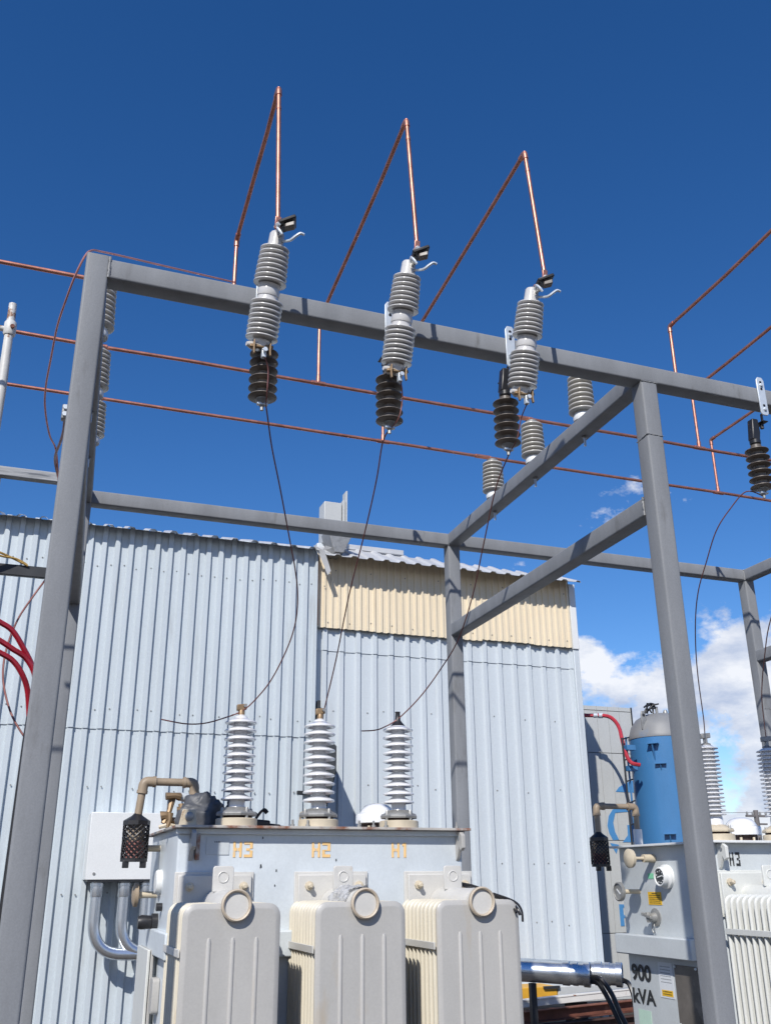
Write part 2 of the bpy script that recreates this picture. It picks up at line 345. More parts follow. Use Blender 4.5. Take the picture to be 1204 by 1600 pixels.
while x < 6.7:
    x2 = min(x+0.86, 6.80); t = (x-3.2)/3.6
    bpart(roof_sheet(x,x2+0.02,WY-0.27,3.785,WY+0.25,4.075-0.075*t,0.215,0.024,3.35,0.002), 'roof_sheet', M_ROOF, ang=20); x = x2
bpart(MB().box((3.50,WY+0.22,4.07),(4.42,WY+0.50,4.14)), 'ridge_cap', M_ROOF, bevel=0.006)
bpart(MB().box((-5.0,WY+0.02,3.80),(3.1,WY+5.5,3.86)), 'roof_deck', M_ROOF)
bpart(MB().box((3.15,WY+0.14,3.70),(6.86,WY+5.5,3.78)), 'roof_deck', M_ROOF)
# torn flashing at the corner
fl = MB()
fl.add([(3.05,10.83,3.93),(3.19,10.80,3.86),(3.27,10.78,3.60),(3.24,10.82,3.55),(3.15,10.86,3.80),(3.20,10.80,3.93),(3.30,10.79,3.91),(3.17,10.83,3.87)],[(0,1,4),(1,2,3,4),(5,6,7)])
bpart(fl, 'torn_flashing', M_ROOF)
# screws
sc = MB()
def screw(x,y,z): sc.lathe([(0.009,0),(0.009,0.004),(0.005,0.008)],(x,y,z),(0,-1,0),6)
for z in (3.45,1.78,-0.1,0.95):
    for k in range(-14,18):
        if (k+int(z*3))%3 != 1 or z > 3: screw(C1+P1*k+0.055+RND.uniform(-.012,.012),WY-0.016,z+RND.uniform(-.02,.02))
for z in (1.95,1.05,0.2,-0.5):
    for k in range(0,17): 
        if k%2 == 0 or RND.random()<0.3: screw(C2+P2*k+0.08+RND.uniform(-.02,.02),WY+0.098,z+RND.uniform(-.03,.03))
for k in range(0,38,3): screw(C3+P3*k+0.035,WY+0.028,3.02+RND.uniform(-.02,.02))
for k in range(1,38,5): screw(C3+P3*k+0.035,WY+0.028,3.68+RND.uniform(-.02,.02))
bpart(sc, 'screws', M_CASTGREY, kind='stuff')

# duct on the roof corner
d = thing('roof_duct', 'white rectangular duct with a tall fin standing on the shed roof corner', 'duct', (3.4,11.2,4.0))
MB().prism([(-0.16,-0.25),(0.10,-0.25),(0.20,0.12),(-0.18,0.12)],(0,0.05,0),(1,0,0),(0,0,1),(0,1,0),0.22).build('duct_base', M_TANK, d, bevel=0.006)
MB().prism([(-0.19,0.14),(0.16,0.14),(0.02,-0.16),(-0.10,-0.16)],(0,-0.46,0),(1,0,0),(0,0,1),(0,1,0),0.30).build('trunk', M_CASTGREY, d, bevel=0.006)  # dark grey stands in for the shade the trunk lies in
MB().box((-0.12,-0.05,0.12),(0.12,0.2,0.68)).build('duct_hood', M_FAR, d, bevel=0.008)
MB().box((0.13,-0.06,0.10),(0.165,0.12,0.72)).build('fin', M_FAR, d, bevel=0.004)
MB().box((0.175,-0.06,0.10),(0.195,0.10,0.86)).build('fin', M_FAR, d, bevel=0.004)

# ------------------------------------------------------------------ steel frame
W = 0.1
FY, BY, ZT, ZM = 3.728, 6.53, 2.597, 1.857
LX0, RX0, BX0 = -0.018, 2.853, 5.861
MX0 = 2.956; BLX0 = 0.112
fr = thing('steel_gantry', 'grey painted square tube gantry standing around the two transformers', 'gantry', (0,0,-EYE))
prof = rsq(W,W,0.011)
def member(name, A, B, parent=fr, m=G_FRAME, w=W):
    A, B = V(A)+V(0,0,EYE), V(B)+V(0,0,EYE); dvec = (B-A).normalized()
    ax = Vector((1,0,0)) if abs(dvec.x) < 0.9 else Vector((0,1,0)); ax = (ax-dvec*ax.dot(dvec)).normalized(); ay = dvec.cross(ax)
    return MB().prism([(p*w/W,q*w/W) for p,q in prof], A, ax, ay, dvec, (B-A).length).build(name, m, parent, ang=50)
h = W/2
member('post',(LX0+h,FY+h,-EYE),(LX0+h,FY+h,ZT+0.012))
member('post',(RX0+h,FY+h,-EYE),(RX0+h,FY+h,ZT-W))
member('post',(BX0-W+h,FY+h,-EYE),(BX0-W+h,FY+h,ZT-W))
member('post',(BLX0+h,BY+h,-EYE),(BLX0+h,BY+h,ZT-W))
member('post',(MX0+h,BY+h,-EYE),(MX0+h,BY+h,ZT-W))
member('post',(BX0+h,BY+h,-EYE),(BX0+h,BY+h,ZT-W))
member('beam',(LX0+W,FY+h,ZT-h),(BX0,FY+h,ZT-h))
member('beam',(BLX0,BY+h,ZT-h),(BX0+W,BY+h,ZT-h))
member('beam',(LX0+h,FY+W,ZT-h),(BLX0+h,BY,ZT-h))
member('beam',(RX0+h,FY+W,ZT-h),(MX0+h,BY,ZT-h))
member('beam',(BX0-W+h,FY+W,ZT-h),(BX0+h,BY,ZT-h))
member('beam',(LX0+h,FY+W,ZM-h),(BLX0+h,BY,ZM-h))
member('beam',(RX0+h,FY+W,ZM-h),(MX0+h,BY,ZM-h))
member('beam',(BX0-W+h,FY+W,ZM-h),(BX0+h,BY,ZM-h))
def weld(pts, r=0.005):
    pts = [V(p)+V(0,0,EYE) for p in pts]; fine = []
    for a,b in zip(pts,pts[1:]):
        k = max(2,int((b-a).length/0.006))
        fine += [a+(b-a)*i/k+V(RND.uniform(-.0015,.0015),RND.uniform(-.0015,.0015),RND.uniform(-.0015,.0015)) for i in range(k)]
    fine.append(pts[-1]); MB().tube(fine,[r*RND.uniform(.7,1.25) for _ in fine],6).build('weld_bead', G_WELD, fr)
weld([(LX0+W+.001,FY-.001,ZT+.008),(LX0+W+.001,FY-.001,ZT-W)],0.006)
weld([(RX0,FY-.001,ZT-W),(RX0+W,FY-.001,ZT-W)],0.0035)
zs = 2.18
weld([(RX0-.001,FY+W,zs-.01),(RX0-.001,FY,zs),(RX0+W,FY-.001,zs)],0.003)
weld([(RX0-.001,FY+W+.003,ZM),(RX0-.001,FY+W+.003,ZM-W)],0.006)
weld([(BX0-.001,BY-.001,ZT-0.003),(BX0-.001,BY-.001,ZT-W)],0.006)
weld([(BX0,BY-.001,1.35),(BX0+W,BY-.001,1.35)],0.003)
weld([(MX0,BY-.002,ZT-W),(MX0+W,BY-.002,ZT-W)],0.0035)

# ------------------------------------------------------------------ copper buses with their risers
R_C = 0.0115
BUS = [(4.43,2.938),(5.09,2.930),(5.74,2.923)]
FX = [(0.761,3.50,3.60,3.375,2.745),(1.442,3.535,3.655,3.395,2.815),(2.114,3.517,3.635,3.385,2.80)]
SX = [(3.667,3.30,3.497,3.427,2.75),(4.335,3.50,3.50,3.40,2.75),(5.017,3.50,3.50,3.40,2.75)]
labels = ['copper pipe bus nearest the viewer, hidden partly behind the front beam','copper pipe bus in the middle of the three parallel buses','copper pipe bus farthest back, lowest of the three in the picture']
for k,(by,bz) in enumerate(BUS):
    b = thing('copper_bus', labels[k], 'pipe', (2.9,by,bz), 'copper buses across the frame'); off = V(2.9,by,bz)
    def cp(pts, r=R_C, name='pipe', m=M_COPPER, n=12):
        MB().tube([V(p)-off for p in pts], r, n).build(name, m, b)
    L = [(-3.2,by,bz)]
    xx = -3.2
    while xx < 6.2:
        xx += 0.55; L.append((xx,by+RND.uniform(-.003,.003),bz+RND.uniform(-.003,.003)))
    cp(L)
    for (x,ya,za,ze,zc) in (FX[k],SX[k]):
        elbow = (x,by,ze); apex = (x,ya,za)
        cp(bend([(x,by,bz),elbow],0.02))
        cp([(x+RND.uniform(-.002,.002),by+(ya-by)*t,ze+(za-ze)*t-0.012*math.sin(math.pi*t)) for t in (0,.25,.5,.75,1)])
        yb = ya-0.10 if x < 3 else ya-0.03
        cp([(x,ya,za),(x,ya+(yb-ya)*0.5,za+(zc-za)*0.5),(x,yb,zc)])
        # fittings
        cp([(x-0.045,by,bz),(x+0.045,by,bz)],R_C*1.28,'tee')
        cp([(x,by,bz),(x,by,bz+0.05)],R_C*1.28,'tee')
        e1 = V(0,(ya-by),(za-ze)).normalized()
        cp(bend([(x,by,ze-0.045),(x,by,ze),V(x,by,ze)+e1*0.045],0.02),R_C*1.3,'elbow')
        cp(bend([V(x,ya,za)-e1*0.05,(x,ya,za),V(x,ya,za)+(V(x,yb,zc)-V(x,ya,za)).normalized()*0.05],0.022),R_C*1.3,'elbow')
        cp([(x,ya+(yb-ya)*0.15,za+(zc-za)*0.15),(x,ya+(yb-ya)*0.175,za+(zc-za)*0.175)],R_C*1.12,'coupling')
        MB().obox(V(x,yb-0.002,zc-0.02)-off,(0.014,0,0),(0,0.004,0),(0,-0.006,0.03)).build('flattened_end', M_COPPER, b, bevel=0.003)
    for x in (0.03+0.13*(by-FY)/(BY-FY), 2.90):
        cp([(x-0.06,by,bz),(x+0.06,by,bz)],R_C*1.35,'sleeve')

# ------------------------------------------------------------------ post insulators under the buses
def ribbed(n, h0, h1, rc, rs0, rs1, tp=0.30):
    out = []
    for i in range(n):
        p = (h1-h0)/n; z = h0+p*i; rs = rs0+(rs1-rs0)*i/max(1,n-1)
        out += [(rc,z),(rc,z+p*0.40),(rs-0.005,z+p*0.46),(rs-0.001,z+p*0.50),(rs,z+p*0.58),(rs,z+p*0.74),(rs-0.002,z+p*0.82),(rs-0.008,z+p*0.90),(rc+0.004,z+p*0.97)]
    out.append((rc,h1)); return out
def post_insulator(x, y, ztop, label, group):
    zb = ZT; H = ztop-R_C-zb
    t = thing('post_insulator', label, 'insulator', (x,y,zb), group)
    MB().lathe([(0.055,0),(0.058,0.02),(0.05,0.045)],n=24).build('base_cap', M_WHITE, t)
    MB().lathe(ribbed(8,0.045,H-0.03,0.046,0.082,0.074),n=32).build('porcelain_body', M_PORC2, t, ang=60)
    MB().lathe([(0.04,H-0.03),(0.042,H-0.008),(0.03,H)],n=20).build('top_cap', M_CASTGREY, t)
    MB().obox((0,0,H+0.004),(0.03,0,0),(0,0.028,0),(0,0,0.005)).build('clamp', M_COPPER, t, bevel=0.003)
    MB().lathe([(0.016,-0.112),(0.016,-0.102)],n=6).build('nut', M_CASTGREY, t)
    MB().lathe([(0.008,-0.165),(0.008,-0.1)],n=8).build('stud', M_GALV, t)
    return t
order = ['nearest the front beam','in the middle','farthest back']
for k,(by,bz) in enumerate(BUS):
    tt = (by-FY)/(BY-FY)
    post_insulator(RX0+h+(MX0-RX0)*tt, by, bz, 'grey ribbed post insulator on the right side beam, '+order[k], 'post insulators carrying the copper buses')
    post_insulator(LX0+h+(BLX0-LX0)*tt+0.012, by, bz, 'grey ribbed post insulator half hidden behind the left post, '+order[k], 'post insulators carrying the copper buses')

# ------------------------------------------------------------------ fuse cutouts, brackets, arresters
names3 = ['leftmost','middle','rightmost']
def cutout(k, x):
    axis = V(0.05,-0.235,0.97).normalized(); C = V(x,3.55,2.452)
    c = thing('fuse_cutout', 'grey porcelain fuse cutout without its fuse tube, '+names3[k]+' of three on the front beam', 'fuse cutout', C, 'fuse cutouts on the front beam')
    MB().lathe([(0.040,0.215),(0.037,0.222),(0.034,0.285),(0.029,0.293),(0.0,0.294)],axis=axis,n=24).build('top_cap', M_PORC, c)
    MB().lathe(ribbed(8,0.035,0.218,0.036,0.074,0.066),axis=axis,n=36).build('upper_insulator', M_PORC, c, ang=60)
    MB().lathe([(0.052,-0.04),(0.047,-0.03),(0.047,0.03),(0.052,0.037)],axis=axis,n=32).build('neck', M_PORC, c)
    MB().lathe(ribbed(8,-0.225,-0.04,0.036,0.072,0.072),axis=axis,n=36).build('lower_insulator', M_PORC, c, ang=60)
    MB().lathe([(0.032,-0.262),(0.040,-0.255),(0.042,-0.225)],axis=axis,n=24).build('lower_collar', M_PORC, c)
    # band and arm to the bracket
    MB().lathe([(0.0495,-0.016),(0.0505,-0.012),(0.0505,0.012),(0.0495,0.016)],axis=axis,n=32).build('mounting_band', M_PORC, c)
    MB().tube([V(0,0.03,0.0),V(0,0.16,0.03)],0.014,8).build('mounting_arm', M_GALV, c)
    # upper contact: bent dark plate reaching to the right and forward, clamp bolt, horns
    top = axis*0.275
    q = top+V(0.028,-0.075,0.022)
    MB().obox(q,(0.034,-0.018,0.012),(0.012,0.045,0.004),(-0.004,0,0.007)).build('contact_hood', M_BLACK, c, bevel=0.004)
    MB().obox(q+V(0.008,-0.02,-0.024),(0.020,-0.010,0.004),(0.006,0.018,0.0),(0,0,0.013)).build('upper_contact', M_POLY, c, bevel=0.005)
    MB().obox(top+V(0.006,-0.035,0.0),(0.006,0,0),(0.0,0.035,0.010),(0,-0.006,0.022)).build('contact_arm', M_CASTGREY, c, bevel=0.003)
    tip = V(x if k<0 else FX[k][0], FX[k][1]-0.10, FX[k][4]-0.03)-C
    MB().tube([top+V(0.0,-0.03,0.015), tip+V(0,0.004,-0.01), tip+V(0,0.002,0.012)],0.010,8).build('terminal_lug', M_COPPER, c)
    MB().lathe([(0.013,-0.016),(0.013,0.004),(0.009,0.014)],tip,(0.25,-1,0.1),6).build('terminal_bolt', M_GALV, c)
    for s in (-1,1):
        st = top+V(0.034*s+0.01,-0.05,-0.028)
        MB().tube(smooth_path([st+V(-0.02*s,0.03,-0.005),st+V(0.0,-0.02,-0.030),st+V(0.022,-0.042,-0.016),st+V(0.040,-0.050,-0.004),st+V(0.058,-0.05,-0.008)] if s>0 else
                              [st+V(0.015,0.0,0.012),st+V(0.004,-0.03,0.014),st+V(0.012,-0.048,-0.010),st+V(0.024,-0.05,-0.03)]),[0.0065]*24+[0.004] if s>0 else 0.006,8).build('loadbreak_horn', M_GALV, c)
    # lower hinge
    bot = axis*-0.262
    MB().obox(bot+V(0.0,-0.03,-0.002),(0.052,0,0.004),(0,0.010,0),(0,0.002,0.008)).build('hinge_bar', M_BRONZE, c, bevel=0.003)
    for s in (-1,1):
        MB().prism([(-0.012,0.02),(0.012,0.02),(0.014,-0.015),(0.004,-0.05),(-0.012,-0.05),(-0.006,-0.02)],bot+V(0.036*s-0.003,-0.045,-0.004),(0,1,0),(0,0,1),(1,0,0),0.007).build('hinge_prong', M_BRONZE, c, bevel=0.002)
    MB().lathe([(0.018,0),(0.022,0.012),(0.010,0.045)],bot+V(-0.022,-0.01,0.006),(-1,-0.3,0.0),12).build('trunnion_cap', M_PORC, c)
    MB().obox(bot+V(0.012,-0.03,-0.035),(0.010,0,0),(0,0.012,0),(0,0,0.022)).build('wire_clamp', M_GALV, c, bevel=0.003)
    MB().lathe([(0.011,0),(0.011,0.012)],bot+V(0.012,-0.05,-0.028),(0,-1,0),6).build('clamp_bolt', M_GALV, c)
    return C+bot
def bracket(x, label):
    t = thing('mounting_bracket', label, 'bracket', (x,FY,2.54), 'mounting brackets on the front beam')
    pl = [(-0.016,-0.12),(0.016,-0.12),(0.026,-0.105),(0.026,0.10),(0.014,0.12),(-0.014,0.12),(-0.026,0.10),(-0.026,-0.105)]
    MB().prism(pl,(0,-0.012,0.0),(1,0,0),(0,0,1),(0,1,0),0.009).build('plate', M_GALV, t, bevel=0.002)
    for z in (0.088,0.045,-0.06): MB().lathe([(0.008,0),(0.008,0.0012)],(0,-0.0125,z),(0,-1,0),10).build('bolt_hole', M_BLACK, t)
    for z in (0.068,-0.085): MB().lathe([(0.011,0),(0.011,0.006),(0.007,0.010)],(0,-0.012,z),(0,-1,0),6).build('bolt', M_GALV, t)
    MB().box((-0.02,-0.003,-0.155),(0.02,0.115,-0.149)).build('saddle', M_BLACK, t, bevel=0.002)
    MB().box((-0.02,-0.002,-0.15),(-0.012,0.010,-0.11)).build('saddle_leg', M_BLACK, t)
    for yy in (0.03,0.085): MB().lathe([(0.011,-0.03),(0.011,-0.0)],(0.0,yy,-0.156),n=6).build('bolt', M_BLACK, t)
    return t
def arrester(x, y, label):
    zt, zb = 2.245, 1.985; H = zt-zb
    t = thing('surge_arrester', label, 'surge arrester', (x,y,zb), 'surge arresters hanging below the front beam')
    prof = [(0.028,0.0)]
    n = 6; p = H/n
    for i in range(n):
        z = p*i
        prof += [(0.030,z+0.001),(0.058,z+p*0.10),(0.064,z+p*0.18),(0.063,z+p*0.26),(0.045,z+p*0.42),(0.030,z+p*0.60),(0.029,z+p*0.98)]
    MB().lathe(prof,n=32).build('sheds', M_POLY, t, ang=50)
    MB().lathe([(0.022,H),(0.030,H+0.01),(0.030,H+0.03),(0.018,H+0.04)],n=16).build('top_fitting', M_BLACK, t)
    MB().prism([(-0.03,0),(0.02,0),(0.03,0.05),(0.026,0.13),(-0.014,0.13),(-0.022,0.06)],(0.0,-0.022,H+0.03),(1,0,0),(0,0,1),(0,1,0),0.044).build('hanger', M_BLACK, t, bevel=0.006)
    MB().lathe([(0.006,-0.042),(0.012,-0.034),(0.017,-0.018),(0.030,-0.006),(0.030,0.001)],n=16).build('bottom_cap', M_CASTGREY, t)
    MB().obox((0.0,-0.004,-0.026),(0.024,0,0),(0,0.010,0),(0,0,0.006)).build('terminal', M_GALV, t, bevel=0.002)
    MB().lathe([(0.008,-0.055),(0.008,-0.04)],n=6).build('terminal_nut', M_CASTGREY, t)
    return t
CX = [0.765,1.405,2.062]; hinges = []
AX = [(0.785,3.67),(1.395,3.70),(2.025,3.73)]
for k,x in enumerate(CX):
    hinges.append(cutout(k,x))
    bracket(x+0.005, ['galvanised bracket plate almost hidden behind the leftmost fuse cutout','galvanised bracket plate left of the middle fuse cutout','galvanised bracket plate with bolt holes left of the rightmost fuse cutout'][k])
    arrester(AX[k][0], AX[k][1], 'dark shed surge arrester hanging under the '+names3[k]+' fuse cutout')
bracket(3.655, 'galvanised bracket plate with holes at the right edge of the picture')
arrester(3.60, 3.77, 'dark shed surge arrester at the right edge, right of the front right post')

# ------------------------------------------------------------------ transformers
def panel_poly(w, hgt, r=0.055):
    return rsq(w, hgt, r, 5)
def fin_mesh(w, z0, z1, k=1.0):
    pl = panel_poly(w, z1-z0); cz = (z0+z1)/2; n = len(pl); vs = []; fs = []
    rings = [(1.0,0,0.0),(1.0,-0.004,0.003),(0.0,-0.012,0.008)]
    for side in (-1,1):
        for inset,dd in ((0.0,0.003),(0.003*k,0.0055+.001*k),(0.012*k,0.0065+.0025*k)):
            pp = rsq(w-2*inset, (z1-z0)-2*inset, max(0.02,0.055-inset), 5)
            vs += [(px, side*dd, cz+pz) for px,pz in pp]
    for s in range(2):
        o = s*3*n
        for a in range(2):
            for i in range(n):
                q = (o+a*n+i, o+a*n+(i+1)%n, o+(a+1)*n+(i+1)%n, o+(a+1)*n+i); fs.append(q if s == 1 else q[::-1])
        cap = tuple(range(o+2*n,o+3*n)); fs.append(cap[::-1] if s == 1 else cap)
    for i in range(n): fs.append((i,(i+1)%n,3*n+(i+1)%n,3*n+i))
    me = MB().add(vs,[f for f in fs]).mesh('fin',35)
    bm = bmesh.new(); bm.from_mesh(me); bmesh.ops.recalc_face_normals(bm, faces=bm.faces); bm.to_mesh(me); bm.free()
    return me
FZ0, FZ1, FW = -1.22, -0.09, 0.435
FIN_A = fin_mesh(FW, FZ0, FZ1); FIN_A.materials.append(M_FINS)
FIN_F = fin_mesh(FW, FZ0, FZ1, 1.9); FIN_F.materials.append(M_FIN)
FIN_B = fin_mesh(FW, FZ0, FZ1); FIN_B.materials.append(M_FIN2)
def radiator(parent, off, xl, tank_y, y_front, m_panel, m_front, fin_mesh_back, fin_front, nf=10, y_back=4.955, label=None, hx=0.228):
    xc = xl+FW/2
    hdr_x = xl+hx
    r = MB().tube([V(hdr_x,y_front-0.022,-0.098)-off, V(hdr_x,y_front-0.02,-0.098)-off, V(hdr_x,tank_y+0.01,-0.098)-off],[0.058,0.060,0.060],28).build('radiator', m_front, parent, label=label)
    def part(mb, nm, m, **k):
        mb.v = [tuple(V(p)-off) for p in mb.v]; return mb.build(nm, m, r, **k)
    # cap with raised rim
    part(MB().lathe([(0.066,0.0),(0.068,0.006),(0.068,0.022),(0.062,0.028),(0.056,0.024),(0.055,0.012),(0.050,0.011)],(hdr_x,y_front-0.018,-0.098),(0,-1,0),36), 'cap_rim', M_RIM if m_front is M_FINH else m_front)
    part(MB().lathe([(0.0545,0.0),(0.0545,0.0125),(0.0,0.0135)],(hdr_x,y_front-0.018,-0.098),(0,-1,0),32), 'header_cap', m_front)
    for i in range(nf):
        y = y_front+(y_back-y_front)*i/(nf-1)
        o = place('fin', fin_front if i == 0 else fin_mesh_back, r); o.location = V(xc,y,0)-off
    for k in (-1,0,1):
        xx = xc+k*0.105+0.005
        part(MB().lathe([(0.0,0),(0.008,0.005),(0.0115,0.02),(0.0115,1.0-0.02),(0.008,1.0-0.005),(0.0,1.0)],(xx,y_front-0.0065,-1.225),(0,0,1),16), 'pressed_rib', m_panel)
    for s,xx in ((-1,xl-0.004),(1,xl+FW+0.004)):
        for zz in (-0.285,-0.86):
            part(MB().box((xx-0.004,y_front+0.012,zz-0.02),(xx+0.004,y_back+0.015,zz+0.012)), 'strap', m_front, bevel=0.002)
    # saddle hump of the welded fins round the header
    part(MB().lathe([(0.072,0.02),(0.075,0.03),(0.075,0.44),(0.06,0.45)],(hdr_x,y_front,-0.112),(0,1,0),24), 'header_saddle', m_front)
    # tab with a lifting hole
    tab = [(-0.05,0.0),(0.05,0.0),(0.05,0.105),(0.042,0.115),(-0.042,0.115),(-0.05,0.105)]
    part(MB().prism(tab,(hdr_x,4.80,-0.045),(1,0,0),(0,0,1),(0,1,0),0.012), 'lifting_tab', m_front, bevel=0.003)
    part(MB().tube([V(hdr_x+0.024*math.cos(a*math.pi/9),4.7995,0.020+0.024*math.sin(a*math.pi/9)) for a in range(19)],0.0035,6), 'hole_rim', m_front)
    # flange on the tank
    part(MB().box((hdr_x-0.19,tank_y-0.030,-0.20),(hdr_x+0.17,tank_y-0.002,0.03)), 'flange', m_front, bevel=0.004)
    part(MB().box((hdr_x-0.205,tank_y-0.012,-0.215),(hdr_x+0.185,tank_y-0.001,0.045)), 'flange_plate', m_front, bevel=0.003)
    for sx in (-0.135,0.13):
        part(MB().lathe([(0.022,0),(0.022,0.012),(0.013,0.014),(0.013,0.04),(0.008,0.045)],(hdr_x+sx,tank_y-0.03,-0.022),(0,-1,0),8), 'flange_bolt', M_CREAM)
    return r
def shed_mesh(rc, rs, p, m):
    pr = [(rc*0.9,p*0.30),(rc+0.003,p*0.29),(rs*0.72,p*0.14),(rs*0.93,p*0.0),(rs*0.985,p*0.0),(rs,p*0.06),(rs,p*0.16),(rs*0.97,p*0.23),(rs*0.84,p*0.34),(rs*0.66,p*0.49),(rc+0.005,p*0.66),(rc+0.001,p*0.74),(rc*0.9,p*0.76)]
    me = MB().lathe(pr,n=36).mesh('shed',50); me.materials.append(m); return me
SHED1 = shed_mesh(0.035,0.084,0.0432,M_BUSH); SHED2 = shed_mesh(0.042,0.0725,0.0252,M_BUSH)
def bushing(parent, off, x, y, zl, sheds, label, style='A'):
    P = V(x,y,zl)-off
    if style == 'A': n, p, rc, rs, z0, me = 10, 0.0432, 0.035, 0.084, 0.135, SHED1
    else: n, p, rc, rs, z0, me = 17, 0.0252, 0.042, 0.0725, 0.155, SHED2
    zt = z0+n*p
    b = MB().lathe([(rc+0.012,0.088),(rc+0.006,0.10),(rc+0.004,0.14),(rc,0.15),(rc,zt-p*0.5),(0.034,zt-p*0.25),(0.014,zt+0.002)],P,n=28).build('bushing', M_BUSH, parent, label=label)
    for i in range(n):
        o = place('shed', me, b); o.location = P+V(0,0,z0+p*i-p*0.1)
    MB().lathe([(0.106,0.0),(0.106,0.036),(0.10,0.04)],P,n=32).build('seat_ring', M_CREAM, b)
    MB().lathe([(0.075,0.04),(0.075,0.052)],P,n=32).build('gasket', M_GASKET, b)
    MB().lathe([(0.104,0.052),(0.106,0.062),(0.10,0.072),(0.075,0.082),(0.056,0.095)],P,n=8).build('clamp_ring', M_CREAM if style=='B' else M_CASTGREY, b)
    for a in range(4):
        q = P+V(0.088*math.cos(a*1.571+.4),0.088*math.sin(a*1.571+.4),0.03)
        MB().lathe([(0.009,0),(0.009,0.055),(0.006,0.062)],q,n=6).build('stud', M_CASTGREY, b)
    return b, P+V(0,0,zt)
def lug_hook(parent, P, m, flip=1):
    pl = [(0,0),(-0.055,0.0),(-0.085,-0.02),(-0.085,-0.085),(-0.062,-0.10),(-0.045,-0.075),(-0.018,-0.135),(0,-0.15)]
    o = MB().prism(pl,P,(0,1,0),(0,0,1),(1,0,0),0.022).build('lifting_lug', m, parent, bevel=0.003)
    MB().lathe([(0.014,0),(0.014,0.024)],V(P)+V(-0.001,-0.04,-0.035),(1,0,0),14).build('lug_hole', M_INKG, parent)
def dome(parent, P, m):
    MB().lathe([(0.120,0.065),(0.133,0.068),(0.133,0.115),(0.128,0.122),(0.108,0.128),(0.098,0.150),(0.075,0.172),(0.04,0.184),(0.0,0.187)],P,n=32).build('relief_dome', m, parent)
    MB().lathe([(0.10,0.02),(0.10,0.07)],P,n=20).build('dome_gasket', M_GASKET, parent)
    MB().lathe([(0.13,0),(0.13,0.022)],P,n=8).build('dome_base', M_CREAM, parent)
    for a in range(8): MB().lathe([(0.009,0.02),(0.009,0.05)],V(P)+V(0.115*math.cos(a*.785),0.115*math.sin(a*.785),0),n=6).build('dome_bolt', M_CREAM, parent)
def breather(parent, off, pts, cage_c, m_pipe, filler, k_=1.0):
    r = 0.021*k_
    root = MB().tube([V(p)-off for p in bend(pts,0.05,8)],r,14).build('breather', m_pipe, parent)
    def part(mb,nm,m,**k):
        mb.v = [tuple(V(p)-off) for p in mb.v]; return mb.build(nm,m,root,**k)
    for a,bb,c in zip(pts,pts[1:],pts[2:]):
        a,bb,c = V(a),V(bb),V(c); u,w = (a-bb).normalized(),(c-bb).normalized()
        part(MB().tube(bend([bb+u*0.055,bb,bb+w*0.055],0.045,6),r*1.28,14),'elbow',m_pipe)
        for e in (u,w): part(MB().lathe([(r*1.42,0),(r*1.42,0.016)],bb+e*0.048,e,14),'elbow_collar',m_pipe)
    c = V(cage_c); R, H = 0.068*k_, 0.185*k_
    part(MB().lathe([(0.016,0.045),(0.03,0.03),(R*1.06,0.004),(R*1.06,-0.018),(R*0.95,-0.02)],c,n=8),'cage_top',M_BLACK)
    part(MB().lathe([(R*1.04,-H-0.018),(R*1.04,-H+0.0),(R*0.9,-H)],c,n=8),'cage_base',M_BLACK)
    for s in (-1,1): part(MB().box((c.x+s*R*0.66-0.016*k_,c.y-R*0.7,c.z-H-0.05*k_),(c.x+s*R*0.66+0.016*k_,c.y-R*0.3,c.z-H-0.012)),'foot',M_BLACK,bevel=0.003)
    part(MB().lathe([(R*0.72,-H),(R*0.74,-0.10)],c,n=16),'silica_gel',filler)
    part(MB().lathe([(R*0.70,-0.10),(R*0.70,-0.02)],c,n=16),'gel_jar',M_TAN)
    wires = MB()
    for k in range(15):
        for s in (-1,1):
            ps = []
            for t in range(9):
                a = 2*math.pi*k/15+s*t/8*2.6; ps.append(c+V(R*math.cos(a),R*math.sin(a),-0.02-(H-0.02)*t/8))
            wires.tube(ps,0.0036,4,False)
    part(wires,'mesh_guard',M_BLACK,kind='stuff')
    return root
def face_disc(parent, off, P, axis, prof, m, name, n=24, lab=None):
    return MB().lathe(prof,V(P)-off,axis,n).build(name,m,parent,label=lab)

# --- transformer in the left bay
T1 = V(1.53,5.5,-EYE)
t1 = thing('transformer','large pale grey transformer with orange H3 H2 H1 lettering and three radiators in front','transformer',T1,'transformers under the frame')
def p1(mb,nm,m,**k):
    mb.v = [tuple(V(p)-T1) for p in mb.v]; return mb.build(nm,m,t1,**k)
TY, TXA, TXB, LZ = 4.975, 0.745, 2.275, 0.261
p1(MB().prism(rsq(TXB-TXA,0.97,0.012),((TXA+TXB)/2,TY+0.485,-1.45),(1,0,0),(0,1,0),(0,0,1),1.45+LZ-0.013),'tank',M_TANK,ang=50)
p1(MB().box((0.720,4.905,LZ-0.013),(2.300,6.05,LZ)),'lid',M_RUSTLID,bevel=0.002)
p1(MB().box((TXA-0.012,TY-0.025,LZ-0.040),(TXB+0.006,TY+0.0,LZ-0.014)),'top_rail',M_TANK,bevel=0.003)
p1(MB().box((TXA-0.035,TY-0.04,-0.345),(TXB+0.035,TY+0.99,-0.225)),'belt',M_TANK,bevel=0.008)
p1(MB().box((TXA-0.06,TY-0.02,-1.60),(TXB+0.06,TY+1.0,-1.45)),'skid',M_CASTGREY,bevel=0.01)
for xl,lb in ((0.717,'left radiator'),(1.316,'middle radiator'),(1.910,'right radiator')):
    radiator(t1,T1,xl,TY,4.5,M_FIN,M_FINH,FIN_A,FIN_F,label=lb+' with three pressed ribs on its front panel')
tops = []
